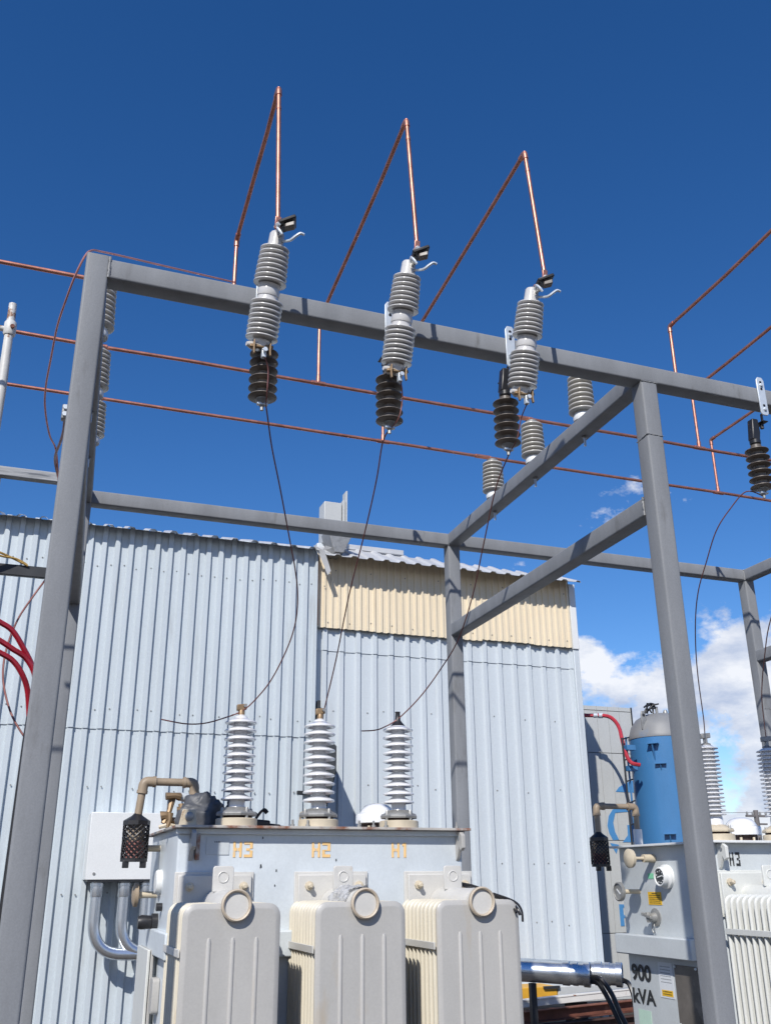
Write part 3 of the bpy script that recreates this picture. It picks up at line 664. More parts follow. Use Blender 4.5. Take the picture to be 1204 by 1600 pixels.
for x,lb in ((1.044,'H3 bushing with white sheds'),(1.480,'H2 bushing with white sheds'),(1.935,'H1 bushing with white sheds')):
    b,top = bushing(t1,T1,x,5.042,LZ,10,lb); tops.append((b,top))
    if lb[:2] != 'H1':
        MB().lathe([(0.018,-0.01),(0.018,0.02),(0.012,0.03),(0.012,0.05)],top,n=12).build('terminal',M_BRONZE,b)
        MB().obox(top+V(0,0,0.04),(0.026,0,0.003),(0,0.014,0),(0,0,0.016)).build('terminal_clamp',M_BRONZE,b,bevel=0.004)
        MB().lathe([(0.009,-0.03),(0.009,0.03)],top+V(0.014,0,0.045),(0,1,0),6).build('clamp_bolt',M_CASTGREY,b)
    else:
        MB().lathe([(0.045,-0.022),(0.03,-0.005),(0.016,0.012),(0.013,0.055),(0.016,0.06)],top,n=16).build('terminal',M_BLACK,b)
dome(t1, V(2.075,5.78,LZ)-T1, M_BUSH)
lug_hook(t1, V(2.235,TY,LZ-0.016)-T1, M_FIN)
lug_hook(t1, V(0.80,TY,LZ-0.016)-T1, M_FIN)
# lid studs, conduit loop, upright tab
for x in (1.32,1.40,1.68,1.76,1.83,2.24):
    MB().lathe([(0.011,0),(0.011,0.012),(0.006,0.013),(0.006,0.034)],V(x,4.96,LZ)-T1,n=6).build('lid_bolt',M_CASTGREY,t1)
p1(MB().tube(bend([(1.425,5.2,LZ),(1.425,5.2,LZ+0.085),(1.50,5.2,LZ+0.085)],0.015),0.006,8),'earth_loop',M_TAN)
p1(MB().prism([(-0.045,0),(0.045,0),(0.035,0.075),(-0.03,0.075)],(0.785,4.95,LZ),(1,0,0),(0,0,1),(0,1,0),0.012),'lid_tab',M_CREAM,bevel=0.003)
MB().lathe([(0.022,0),(0.022,0.012),(0.016,0.016)],V(0.788,4.95,LZ+0.042)-T1,(0,-1,0),12).build('tab_bolt',M_CASTGREY,t1)
p1(MB().box((0.83,TY-0.035,0.10),(0.85,TY-0.001,LZ-0.04)),'rusty_strip',M_RUSTLID,bevel=0.002)
p1(MB().box((0.885,TY-0.004,0.125),(1.0,TY-0.001,0.205)),'data_plate',M_TANK2)
def print_lines(name, P, right, up, nrm, w, rows, m, parent, seed):
    rr = random.Random(seed); mb = MB(); P, right, up, nrm = V(P), V(right), V(up), V(nrm)
    for (dz,hh) in rows:
        x_ = -w/2
        while x_ < w/2-0.004:
            l_ = rr.uniform(0.003,0.011); l_ = min(l_, w/2-x_)
            mb.obox(P+right*(x_+l_/2)+up*dz, right*l_/2, up*hh/2, nrm*0.0003); x_ += l_+rr.uniform(0.0015,0.004)
    o = mb.build(name,m,parent); o['kind'] = 'stuff'; return o
print_lines('plate_print',V(0.942,TY-0.005,0.185)-T1,(1,0,0),(0,0,1),(0,-1,0),0.035,[(0,0.007)],M_INKG,t1,3)
GLY = {'H':[(0,0,.27,.47),(0,.53,.27,1),(0,.47,.27,.53),(.27,.40,.45,.60),(.55,.40,.73,.60),(.73,0,1,1)],'3':[(0,.82,.68,1),(.68,.56,1,1),(.25,.42,.68,.58),(.68,0,1,.44),(0,0,.68,.18)],'2':[(0,.80,.66,1),(.66,.50,1,1),(.30,.42,1,.50),(0,.20,.34,.50),(0,0,1,.20)],'1':[(.30,0,.62,1),(.12,.78,.30,.94)]}
def stencil(s_, w, hgt, P, right, up, m, parent, gap=0.25):
    right, up, P = V(right), V(up), V(P); mb = MB(); tot = len(s_)*w+(len(s_)-1)*w*gap
    for i_,ch in enumerate(s_):
        for (a,b_,c_,d_) in GLY[ch]:
            o_ = P-right*tot/2-up*hgt/2+right*i_*w*(1+gap); mb.add([o_+right*w*a+up*hgt*b_,o_+right*w*c_+up*hgt*b_,o_+right*w*c_+up*hgt*d_,o_+right*w*a+up*hgt*d_],[(0,1,2,3)])
    return mb.build('lettering',m,parent)
for s_,x in (('H3',1.07),('H2',1.478),('H1',1.915)):
    stencil(s_,0.044,0.074,V(x,TY-0.003,0.150)-T1,(1,0,0),(0,0,1),M_ORANGE,t1)
for (x,z,w) in ((1.17,0.205,0.006),(1.165,0.07,0.009),(1.245,0.05,0.006),(1.24,-0.02,0.005),(1.56,0.10,0.006)):
    p1(MB().prism([(-w*.5,-w),(w*.6,-w*.4),(w*.3,w*1.2),(-w*.4,w)],(x,TY-0.0025,z),(1,0,0),(0,0,1),(0,1,0),0.001),'paint_chip',M_INK)
breather(t1,T1,[(0.903,5.5,LZ),(0.893,5.5,0.515),(0.618,5.5,0.515),(0.600,5.5,0.33)],(0.598,5.5,0.305),M_TAN,M_SILICA)
# fittings on the left end
for y,z,L,R in ((5.60,0.172,0.085,0.052),(5.60,-0.063,0.105,0.060)):
    MB().tube([V(TXA,y,z)-T1,V(TXA-L,y,z)-T1],0.017,12).build('valve_stem',M_CREAM,t1)
    MB().lathe([(R*0.5,-0.012),(R,-0.004),(R,0.014),(R*0.6,0.024),(0.0,0.026)],V(TXA-L,y,z)-T1,(-1,0,0),24).build('gauge_cap',M_TAN,t1)
MB().lathe([(0.062,0),(0.062,0.02),(0.055,0.03),(0.0,0.032)],V(TXA,5.47,0.0)-T1,(-1,0,0),24).build('dial_gauge',M_WHITE,t1)
MB().lathe([(0.042,0),(0.042,0.03),(0.032,0.035),(0.036,0.08),(0.030,0.10),(0.0,0.102)],V(TXA,5.50,-0.195)-T1,(-1,0,0),16).build('plug',M_BLACK,t1)
MB().lathe([(0.02,0),(0.02,0.03)],V(TXA,5.36,-0.12)-T1,(-1,0,0),12).build('plug',M_BLACK,t1)
p1(MB().box((0.723,5.42,-1.30),(TXA,5.78,-0.345)),'throat',M_TANK,bevel=0.006)
p1(MB().box((0.690,5.36,-1.36),(0.704,5.80,-0.32)),'throat_flange',M_FIN2,bevel=0.003)
p1(MB().box((0.708,5.36,-1.36),(0.722,5.80,-0.32)),'throat_flange',M_FIN,bevel=0.003)
p1(MB().prism(rsq(0.10,0.16,0.02),(TXA-0.001,5.28,-0.52),(0,1,0),(0,0,1),(-1,0,0),0.035),'hatch',M_FIN,bevel=0.004)

# --- transformer in the right bay
T2 = V(4.75,5.5,-EYE)
t2 = thing('transformer','grey 900 kVA transformer at the right edge with gauges on its end','transformer',T2,'transformers under the frame')
def p2(mb,nm,m,**k):
    mb.v = [tuple(V(p)-T2) for p in mb.v]; return mb.build(nm,m,t2,**k)
SX0, SX1, SY, SZ = 3.98, 5.55, 5.03, 0.214
p2(MB().prism(rsq(SX1-SX0,1.04,0.012),((SX0+SX1)/2,SY+0.52,-1.45),(1,0,0),(0,1,0),(0,0,1),1.45+SZ-0.014),'tank',M_TANK2,ang=50)
p2(MB().box((3.915,4.965,SZ-0.014),(5.62,6.13,SZ)),'lid',M_WHITE,bevel=0.002)
p2(MB().box((3.90,5.27,-0.467),(SX0,6.09,-0.345)),'belt',M_TANK2,bevel=0.008)
p2(MB().box((3.93,4.99,-1.60),(5.60,6.1,-1.45)),'skid',M_CASTGREY,bevel=0.01)
for xl in (3.94,4.54,5.14):
    radiator(t2,T2,xl,SY,4.5,M_FIN2,M_FIN2,FIN_B,FIN_B)
for x,lb in ((4.066,'H3 bushing with closely set sheds'),(4.552,'middle bushing with closely set sheds'),(5.035,'far bushing with closely set sheds')):
    b,top = bushing(t2,T2,x,5.10,SZ,17,lb,'B')
    MB().lathe([(0.03,-0.004),(0.032,0.004),(0.014,0.012),(0.014,0.05)],top,n=12).build('terminal',M_CASTGREY,b)
    MB().obox(top+V(0,0,0.055),(0.034,0,0.004),(0,0.016,0),(0,0,0.016)).build('terminal_clamp',M_CASTGREY,b,bevel=0.004)
dome(t2, V(4.80,5.75,SZ)-T2, M_BUSH)
lug_hook(t2, V(3.99,SY,SZ-0.016)-T2, M_FIN2)
stencil('H3',0.032,0.078,V(4.115,SY-0.003,0.108)-T2,(1,0,0),(0,0,1),M_INK,t2,0.45)
breather(t2,T2,[(4.085,5.97,SZ),(4.085,5.97,0.475),(3.765,5.97,0.475),(3.765,5.97,0.29)],(3.765,5.97,0.262),M_TAN,M_SILICA,0.9)
MB().tube([V(4.085,5.97,SZ)-T2,V(4.085,5.97,SZ+0.11)-T2],0.03,14).build('breather_boss',M_WHITE,t2)
E_ = V(SX0,0,0)
def endtext(s,size,y,z,nm='lettering',m=M_INK,sq=0.9,b=0.002):
    return text(nm,s,size,V(SX0-0.003,y,z)-T2,(0,-1,0),(0,0,1),m,t2,squash=sq,bold=b)
endtext('900',0.13,5.93,-0.585,sq=1.12,b=0.005); endtext('kVA',0.12,5.925,-0.725,sq=1.2,b=0.004)
MB().tube([V(SX0,5.66,0.125)-T2,V(SX0-0.085,5.66,0.125)-T2],0.026,14).build('valve_body',M_CREAM,t2)
MB().tube([V(SX0-0.08,5.66,0.125)-T2,V(SX0-0.18,5.66,0.125)-T2],0.011,10).build('valve_stem',M_CREAM,t2)
MB().lathe([(0.03,-0.012),(0.058,-0.004),(0.060,0.016),(0.045,0.026),(0.0,0.030)],V(SX0-0.18,5.66,0.125)-T2,(-1,0,0),24).build('valve_cap',M_CREAM,t2)
MB().tube([V(SX0,5.86,-0.08)-T2,V(SX0-0.15,5.86,-0.08)-T2],0.015,10).build('gauge_stem',M_CREAM,t2)
gd = MB().lathe([(0.03,-0.01),(0.060,0.0),(0.060,0.018),(0.052,0.022),(0.050,0.014),(0.0,0.013)],V(SX0-0.15,5.86,-0.08)-T2,(-1,0,0),28).build('dial_gauge',M_CASTGREY,t2)
MB().obox(V(SX0-0.166,5.86,-0.08)-T2,(0.001,0,0),(0,0.02,0.015),(0,-0.003,0.004)).build('pointer',M_WHITE,gd)
gd = MB().lathe([(0.074,0.0),(0.074,0.02),(0.066,0.024),(0.060,0.03),(0.060,0.06),(0.056,0.066),(0.050,0.066),(0.049,0.056),(0.0,0.055)],V(SX0,5.535,0.011)-T2,(-1,0,0),32).build('dial_gauge',M_WHITE,t2)
MB().lathe([(0.047,0),(0.047,0.002)],V(SX0-0.0555,5.535,0.011)-T2,(-1,0,0),28).build('dial_face',M_DIALF,gd)
for a in range(8): MB().obox(V(SX0-0.0585,5.535+0.036*math.cos(a*.7+.3),0.011+0.036*math.sin(a*.7+.3))-T2,(0.0005,0,0),(0,0.006,0),(0,0,0.003)).build('dial_mark',M_WHITE,gd)
MB().obox(V(SX0-0.059,5.535,0.013)-T2,(0.0006,0,0),(0,0.03,-0.006),(0,0.001,0.003)).build('pointer',M_WHITE,gd)
p2(MB().box((SX0-0.003,5.67,0.0),(SX0-0.001,5.745,0.033)),'green_label',M_GLABEL)
p2(MB().box((SX0-0.003,5.62,-0.160),(SX0-0.001,5.765,-0.082)),'yellow_label',M_YLABEL)
print_lines('label_print',V(SX0-0.0035,5.692,-0.121)-T2,(0,-1,0),(0,0,1),(-1,0,0),0.12,[(0.018-0.0115*i,0.0045) for i in range(5)],M_INK,t2,5)
print_lines('label_print',V(SX0-0.0035,5.692,-0.091)-T2,(0,-1,0),(0,0,1),(-1,0,0),0.06,[(0,0.008)],M_INK,t2,6)
MB().lathe([(0.055,0),(0.055,0.008),(0.03,0.012),(0.022,0.05),(0.0,0.052)],V(SX0,5.70,-0.235)-T2,(-1,0,0),20).build('drain_valve',M_CASTGREY,t2)
MB().obox(V(SX0-0.07,5.70,-0.225)-T2,(0.012,0,0),(0,0.05,0.01),(0,0,0.009)).build('valve_handle',M_CASTGREY,t2,bevel=0.003)
MB().obox(V(SX0-0.06,5.70,-0.235)-T2,(0.012,0,0),(0,0.014,0.0),(0,0.006,0.03)).build('valve_handle',M_CASTGREY,t2,bevel=0.003)
p2(MB().tube([V(SX0-0.03,5.70+0.014*math.cos(a*.524),-0.30+0.03*math.sin(a*.524)) for a in range(13)],0.003,6),'seal_ring',M_CASTGREY)
lb = p2(MB().box((SX0-0.003,5.585,-0.705),(SX0-0.001,5.735,-0.50)),'paper_label',M_PAPER)
p2(MB().box((SX0-0.004,5.60,-0.695),(SX0-0.003,5.715,-0.66)),'label_strip',M_YLABEL)
print_lines('label_print',V(SX0-0.0035,5.66,-0.575)-T2,(0,-1,0),(0,0,1),(-1,0,0),0.11,[(0.05-0.018*i,0.004) for i in range(6)],M_INKG,t2,7)
print_lines('label_print',V(SX0-0.0045,5.657,-0.677)-T2,(0,-1,0),(0,0,1),(-1,0,0),0.09,[(0.008,0.005),(-0.006,0.005)],M_INK,t2,8)
p2(MB().box((SX0-0.012,5.30,-0.90),(SX0-0.001,5.552,-0.505)),'nameplate',M_PLATE,bevel=0.002)
for y,z in ((5.54,-0.515),(5.33,-0.515),(5.54,-0.84),(5.33,-0.84)): MB().lathe([(0.009,0),(0.007,0.008)],V(SX0-0.012,y,z)-T2,(-1,0,0),8).build('rivet',M_GALV,t2)
p2(MB().box((SX0-0.003,5.86,-0.90),(SX0-0.001,6.00,-0.80)),'faded_label',M_GPALE)

# ------------------------------------------------------------------ leads from arresters to bushings
def wire(name, label, pts, r, m, cat='wire', group=None, sub=6, extra=None):
    pts = [V(p) for p in pts]; t = MB().tube([p-pts[0] for p in smooth_path(pts,sub)],r,7).build(name,m); t.location = pts[0]; tag(t,label,cat,group)
    for e in (extra or []): MB().tube([V(p)-pts[0] for p in smooth_path(e,5)],r*0.9,6).build('jumper',m,t)
    return t
GW = 'copper leads between arresters and bushings'
RW = 0.0034
wire('copper_lead','thin copper lead looping from the leftmost arrester to the H3 bushing',[(0.80,3.66,1.955),(0.822,3.717,1.932),(0.876,3.838,1.837),(0.963,4.009,1.711),(1.065,4.213,1.553),(1.135,4.351,1.439),(1.179,4.456,1.341),(1.203,4.570,1.239),(1.198,4.693,1.133),(1.157,4.847,0.993),(1.101,4.961,0.902),(1.043,5.030,0.846),(0.950,5.030,0.805),(0.849,5.022,0.772),(0.748,5.013,0.763),(0.622,5.002,0.778)],RW,M_DARKW,group=GW,
     extra=[[hinges[0]+V(0.012,-0.04,-0.05),(0.79,3.60,2.10),(0.79,3.60,2.0),(0.80,3.66,1.955)]])
wire('copper_lead','thin copper lead running down from the middle arrester to the H2 bushing',[(1.40,3.69,1.955),(1.392,3.781,1.925),(1.412,3.928,1.791),(1.430,4.147,1.607),(1.450,4.456,1.366),(1.484,4.774,1.103),(1.498,5.030,0.873)],RW,M_DARKW,group=GW,
     extra=[[hinges[1]+V(0.012,-0.04,-0.05),(1.43,3.62,2.08),(1.42,3.64,1.99),(1.40,3.69,1.955)]])
wire('copper_lead','thin copper lead running from the rightmost arrester to the H1 bushing',[(2.035,3.72,1.955),(2.040,3.904,1.835),(2.076,4.147,1.614),(2.112,4.375,1.407),(2.115,4.587,1.213),(2.070,4.757,1.069),(2.013,4.904,0.950),(1.934,5.030,0.849),(1.846,5.022,0.797),(1.786,5.013,0.776),(1.707,5.002,0.767)],RW,M_DARKW,group=GW,
     extra=[[hinges[2]+V(0.012,-0.04,-0.05),(2.06,3.64,2.10),(2.05,3.68,2.0),(2.035,3.72,1.955)]])
wire('copper_lead','thin dark lead arching from the arrester at the right edge to a closely ribbed bushing',[(3.60,3.77,1.94),(3.550,3.842,1.990),(3.504,3.934,1.916),(3.471,4.034,1.814),(3.490,4.176,1.671),(3.519,4.301,1.558),(3.575,4.426,1.442),(3.673,4.585,1.294),(3.795,4.752,1.141),(3.957,4.952,0.946),(4.066,5.095,0.865)],RW,M_DARKW,group=GW)
wire('copper_lead','thin dark lead at the picture right edge dropping to the second closely ribbed bushing',[(4.25,3.7,1.95),(3.869,3.909,1.629),(3.919,4.201,1.396),(4.073,4.476,1.222),(4.217,4.702,1.058),(4.390,4.911,0.921),(4.552,5.095,0.865)],RW,M_DARKW,group=GW)
# earth wire over the left corner of the frame
wire('earth_wire','bright copper earth wire draped over the top of the left post',[(0.747,4.350,3.037),(0.533,4.200,2.939),(0.324,4.050,2.841),(0.134,3.900,2.743),(0.040,3.820,2.688),(0.004,3.780,2.658),(-0.023,3.760,2.610),(-0.055,3.800,2.523),(-0.083,3.900,2.446),(-0.107,4.050,2.397),(-0.121,4.250,2.335),(-0.132,4.450,2.281),(-0.124,4.600,2.232),(-0.091,4.800,2.186),(-0.050,4.950,2.166),(-0.015,5.100,2.024)],0.0048,M_COPPERW,cat='wire')
wire('earth_wire','dark earth wire hanging tight against the left side of the left post',[(-0.027,4.200,2.043),(-0.023,4.400,2.048),(-0.032,4.600,2.068),(-0.048,4.800,2.089),(-0.046,5.000,2.112),(-0.011,5.200,2.084)],0.007,M_DARKW,cat='wire')
cl = thing('wire_clamp','small grey wire clamp on the left edge of the left post','clamp',(-0.027,4.200,2.043))
MB().box((-0.014,-0.02,-0.045),(0.016,0.02,0.03)).build('clamp_body',M_CASTGREY,cl,bevel=0.006)
MB().lathe([(0.012,0),(0.012,0.014)],(0.0,-0.02,0.01),(0,-1,0),6).build('bolt',M_GALV,cl)
MB().lathe([(0.012,0),(0.012,0.014)],(0.0,-0.02,-0.025),(0,-1,0),6).build('bolt',M_GALV,cl)

# ------------------------------------------------------------------ things lying on the left transformer's lid
bag = thing('plastic_bag','crumpled black plastic bag on the transformer lid beside the H3 bushing','bag',(0.895,5.20,LZ))
prof_b = []
for i_ in range(26):
    a_ = math.pi*(0.5*i_/25.0); prof_b.append((0.122*math.cos(a_)**0.75 if i_ < 25 else 0.0, 0.178*math.sin(a_)**0.9))
m = MB().lathe(prof_b,n=54); nv = []
for p in m.v:
    p = Vector(p); q = p*11+Vector((3,1,2)); d1 = mnoise.noise(q)*0.030+abs(mnoise.noise(p*24))*0.026-0.008+abs(mnoise.noise(p*50))*0.010
    p2_ = p+(p.normalized()*d1 if p.length > 0.02 else Vector((0,0,0))); nv.append((p2_.x*1.0, p2_.y*0.75, max(0.0, p2_.z)))
m.v = nv
m.build('bag_body',M_BAG,bag,ang=50)
MB().tube(smooth_path([(0.10,0.0,0.06),(0.13,0.0,0.10),(0.15,0.01,0.13)]),[0.03]*4+[0.012]*6+[0.02]*3,8).build('knot',M_BAG,bag)
br = thing('brass_clamps','heap of brass clamps and a grey fitting at the left end of the lid','clamp',(0.752,5.30,LZ)); br.scale = (1.25,1.25,1.25)
for (p,q,r) in (((-0.03,0,0.02),(0.0,0.02,0.12),0.014),((0.03,0,0.01),(0.04,0.01,0.10),0.013),((-0.045,0.0,0.05),(-0.02,0.0,0.05),0.020),((0.0,0,0.03),(0.05,0,0.03),0.016),((-0.03,0,0.13),(0.03,0.01,0.13),0.016),((0.02,0,0.075),(0.06,0,0.07),0.014),((-0.02,-.02,0.0),(-0.01,-0.02,0.06),0.013)):
    MB().tube([p,(V(p)+V(q))/2+V(0.006,-.004,0.004),q],[r,r*0.75,r*1.1],8).build('clamp_piece',M_BRONZE,br)
MB().tube([(0.02,0.02,0.135),(0.12,0.03,0.115)],0.018,12).build('grey_fitting',M_TANK2,br)
for i in range(6): MB().tube([(RND.uniform(-.06,.05),-0.02,0.004),(RND.uniform(-.04,.06),-0.03,0.012)],0.009,6).build('bolt_piece',M_CREAM,br)
jk = thing('cable_offcuts','black cable clamp and offcuts lying right of the H3 bushing','cable',(1.225,5.28,LZ))
MB().tube(smooth_path([(-0.06,0,0.05),(-0.045,0,0.085),(-0.02,0,0.075),(-0.03,0,0.04),(-0.055,0,0.04)]),0.006,6).build('cable_loop',M_BLACK,jk)
MB().tube(smooth_path([(-0.03,0,0.05),(0.0,0,0.09),(0.02,0,0.10),(0.035,0,0.085)]),[0.008]*10+[0.012]*9,6).build('cable_end',M_BLACK,jk)
MB().obox((0.0,0,0.026),(0.05,0,-0.004),(0,0.02,0),(0.004,0,0.024)).build('clamp_block',M_BLACK,jk,bevel=0.01)
MB().obox((0.065,0,0.016),(0.045,0,-0.004),(0,0.018,0),(0.002,0,0.014)).build('clamp_block',M_BLACK,jk,bevel=0.008)
MB().tube([(0.03,-0.02,0.012),(0.125,-0.02,0.010)],0.010,8).build('cable_end',M_BLACK,jk)
hn = wire('cable_bundle','thin black cable bundle draped over the right radiator',[(2.10,5.0,-0.005),(2.177,4.950,-0.006),(2.214,4.870,-0.016),(2.259,4.770,-0.035),(2.302,4.640,-0.076),(2.332,4.540,-0.105),(2.334,4.480,-0.133),(2.341,4.470,-0.162)],0.0065,M_BLACK,cat='cable',
     extra=[[(2.152,4.980,-0.015),(2.217,4.860,-0.028),(2.288,4.720,-0.065),(2.315,4.530,-0.116),(2.321,4.470,-0.150)],[(2.145,4.980,-0.009),(2.166,4.930,-0.053),(2.227,4.860,-0.041)],[(2.295,4.660,-0.065),(2.336,4.520,-0.099),(2.344,4.460,-0.138),(2.348,4.460,-0.190)]])
pf = thing('plastic_film','crumpled clear plastic film wrapped on the middle radiator header','plastic film',(1.50,4.66,-0.07))
m = MB(); nn = 26
vs = []
for i in range(nn):
    for j in range(14):
        a = -2.6+j*0.27; yy = -0.13+0.26*i/(nn-1); rr = 0.075+0.014*mnoise.noise(Vector((yy*30,a*3,1.0)))+0.008*mnoise.noise(Vector((yy*70,a*8,4.0)))
        vs.append((0.044+rr*math.sin(a+0.5)*1.05-0.0, yy, -0.028+rr*math.cos(a+0.5)))
m.add(vs,[(i*14+j,i*14+j+1,(i+1)*14+j+1,(i+1)*14+j) for i in range(nn-1) for j in range(13)])
m.build('film',M_PLASTIC,pf,ang=30)

# ------------------------------------------------------------------ box and conduits on the shed wall
bx = thing('wall_enclosure','white electrical enclosure on the shed wall behind the left transformer','enclosure',(1.045,10.60,0.345))
MB().box((-0.355,-0.03,-0.32),(0.415,0.40,0.33)).build('cover',M_WHITE,bx,bevel=0.006)
MB().lathe([(0.014,0),(0.014,0.006)],(-0.276,-0.031,-0.262),(0,-1,0),12).build('lock',M_CASTGREY,bx)
MB().box((-0.33,-0.02,-0.34),(0.40,0.39,-0.319)).build('gland_plate',M_BLKSTEEL,bx,bevel=0.003)
for k,x in enumerate((0.823,1.092,1.315)):
    c = MB().tube([V(p)-V(x,10.68,0.0) for p in bend([(x,10.68,0.02),(x,10.68,-0.66),(x+0.95,10.68,-0.69-0.0*k)],0.46,14)],0.057,18).build('steel_conduit',M_CHROME)
    c.location = (x,10.68,0.0); tag(c,['leftmost','middle','rightmost'][k]+' of three shiny conduit bends below the white enclosure','conduit','conduit bends under the wall enclosure')
    MB().lathe([(0.062,0),(0.064,0.01),(0.064,0.10),(0.07,0.105),(0.07,0.13),(0.06,0.135)],(0,0,-0.135),n=20).build('coupling',M_CHROME,c)
    for q in range(5): MB().lathe([(0.059,0),(0.065,0.008),(0.059,0.016)],(0.47+0.024*q,0,-0.672-0.0008*q),(1,0,0),18).build('thread_ring',M_CHROME,c)
# dark upright and arm behind the H2 bushing, plus a plate added for shade
wb = thing('wall_bracket','dark steel wall bracket with an added shade plate on the shed behind the H2 bushing','bracket',(3.22,11.05,0.0))
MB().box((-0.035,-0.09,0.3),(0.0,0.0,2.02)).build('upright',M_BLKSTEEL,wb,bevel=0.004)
MB().prism([(0,0.4),(0,1.70),(-0.70,1.40),(-0.70,1.12)],(-0.012,-0.05,0.0),(0,1,0),(0,0,1),(1,0,0),0.012).build('gusset',M_BLKSTEEL,wb)  # mostly hidden plate, added and shaped to cast the wedge of shade
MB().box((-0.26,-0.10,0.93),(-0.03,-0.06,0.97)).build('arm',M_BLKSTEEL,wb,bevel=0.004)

# ------------------------------------------------------------------ things at the left edge
pl = thing('white_pole','chipped white pole with a pipe clamp at the left edge, in front of the buses','pole',(-0.365,4.9,-EYE))
MB().tube([(0,0,0),(0.0,0,2.5+EYE),(-0.008,0,2.99+EYE)],[0.026,0.026,0.021],16).build('shaft',M_WHITEP,pl)
MB().lathe([(0.028,0),(0.033,0.01),(0.033,0.075),(0.028,0.085)],(-0.004,0,2.79+EYE),n=16).build('collar',M_WHITEP,pl)
MB().tube([(-0.004,0,2.825+EYE),(-0.6,0,2.87+EYE)],0.015,12).build('side_pipe',M_WHITEP,pl)
MB().lathe([(0.012,0),(0.012,0.012)],(0.01,-0.033,2.83+EYE),(0,-1,0),8).build('clamp_bolt',M_RUST,pl)
wr = thing('beam_rack','weathered grey beam above a black beam on a rusty white pole, left edge','rack',(-0.42,6.75,-EYE))
MB().tube([(-0.02,0.075,0),(-0.02,0.075,2.75+EYE)],0.024,14).build('pole',M_WHITEP,wr)
MB().box((-3.0,-0.035,2.70+EYE),(0.50,0.035,2.772+EYE)).build('grey_beam',M_WOOD,wr,bevel=0.006)
MB().box((-3.0,0.0,1.985+EYE),(0.46,0.04,2.062+EYE)).build('black_beam',M_BLKSTEEL,wr,bevel=0.004)
wire('rope','frayed yellow rope on the black beam at the left edge',[(-0.508,6.600,2.145),(-0.344,6.680,2.116),(-0.259,6.720,2.096),(-0.154,6.740,2.058)],0.008,M_ROPE,cat='rope',
     extra=[[(-0.505,6.600,2.122),(-0.341,6.680,2.093),(-0.238,6.720,2.094),(-0.163,6.740,2.066)]])
wire('drooping_wire','dark wire looping behind the left post beside the red cables',[(0.002,6.100,1.831),(-0.023,6.000,1.756),(-0.089,5.950,1.613),(-0.145,5.900,1.476),(-0.179,5.830,1.321),(-0.190,5.790,1.198),(-0.181,5.750,1.081),(-0.149,5.700,0.965),(-0.102,5.650,0.854),(-0.036,5.600,0.753),(0.036,5.600,0.674)],0.006,M_DARKW,cat='wire')
rl = ['uppermost','middle','lowest']
reds = [[(-0.425,5.280,1.399),(-0.324,5.300,1.344),(-0.224,5.350,1.305),(-0.155,5.380,1.269),(-0.085,5.420,1.181),(-0.027,5.460,1.088),(0.007,5.500,0.975)],
        [(-0.410,5.280,1.296),(-0.310,5.300,1.244),(-0.211,5.350,1.205),(-0.143,5.380,1.171),(-0.073,5.420,1.136),(-0.018,5.450,1.062),(0.018,5.500,0.941)],
        [(-0.400,5.280,1.229),(-0.301,5.300,1.176),(-0.202,5.350,1.140),(-0.135,5.380,1.109),(-0.082,5.410,1.050),(-0.042,5.450,0.970),(-0.015,5.500,0.836)]]
for k,ps in enumerate(reds):
    c = wire('red_cable',rl[k]+' of three thick red cables at the left edge',ps,0.0155,M_RED,cat='cable',group='red cables at the left edge')
    e = V(ps[-1])-V(ps[0]); MB().tube([e,e+V(-0.004,0,-0.14),e+V(-0.015,0,-1.2)],[0.0165,0.0165,0.014],10).build('black_sleeve',M_BLACK,c)

# ------------------------------------------------------------------ right background: panelled wall, blue tank, hose
FYW = 12.7
fb = thing('panelled_building','off white panelled building with blue painted lettering behind the blue tank','building',(8.3,FYW,-EYE))
fo = V(8.3,FYW,-EYE)
def fpart(mb,nm,m,**k):
    mb.v = [tuple(V(p)-fo) for p in mb.v]; return mb.build(nm,m,fb,**k)
xs = [6.9,7.42,7.94,8.16,8.36,8.56,8.80]
zs_ = [-EYE,-0.72,0.53,0.985,1.79,2.43,2.50]
for a,b2 in zip(xs,xs[1:]):
    for za,zb in zip(zs_,zs_[1:]):
        fpart(MB().box((a+0.003,FYW,za+0.005),(b2-0.003,FYW+0.05,zb-0.005)),'panel',M_FAR)
fpart(MB().box((6.9,FYW+0.052,-EYE),(8.80,FYW+4,2.48)),'core',M_CASTGREY)
fpart(MB().box((8.802,FYW+0.02,-EYE),(8.92,FYW+4,2.14)),'side_panel',M_FAR)
fpart(MB().box((8.79,FYW-0.02,2.10),(8.93,FYW+0.0,2.13)),'rail_end',M_BLKSTEEL)
fpart(MB().box((8.775,FYW-0.02,2.10),(8.79,FYW+0.0,2.50)),'rail_end',M_BLKSTEEL)
def logo(pts):
    q = [V(p) for p in pts]; fpart(MB().prism([(p.x,p.z) for p in q],(0,FYW-0.006,0),(1,0,0),(0,0,1),(0,1,0),0.003),'lettering',M_LOGO)
logo([(8.370,12.700,1.224),(8.434,12.700,1.291),(8.530,12.700,1.340),(8.661,12.700,1.390),(8.836,12.700,1.423),(8.845,12.700,1.216)][::-1])
logo([(8.696,12.700,1.018),(8.446,12.700,1.004),(8.286,12.700,0.964),(8.210,12.700,0.872),(8.173,12.700,0.736),(8.195,12.700,0.628),(8.250,12.700,0.530),(8.350,12.700,0.540),(8.296,12.700,0.647),(8.277,12.700,0.782),(8.326,12.700,0.919),(8.711,12.700,0.953)][::-1])
logo([(8.518,12.700,0.749),(8.664,12.700,0.751),(8.657,12.700,0.506),(8.412,12.700,0.505),(8.512,12.700,0.604)][::-1])
logo([(8.191,12.700,0.494),(8.342,12.700,0.469),(8.284,12.700,0.344)][::-1])
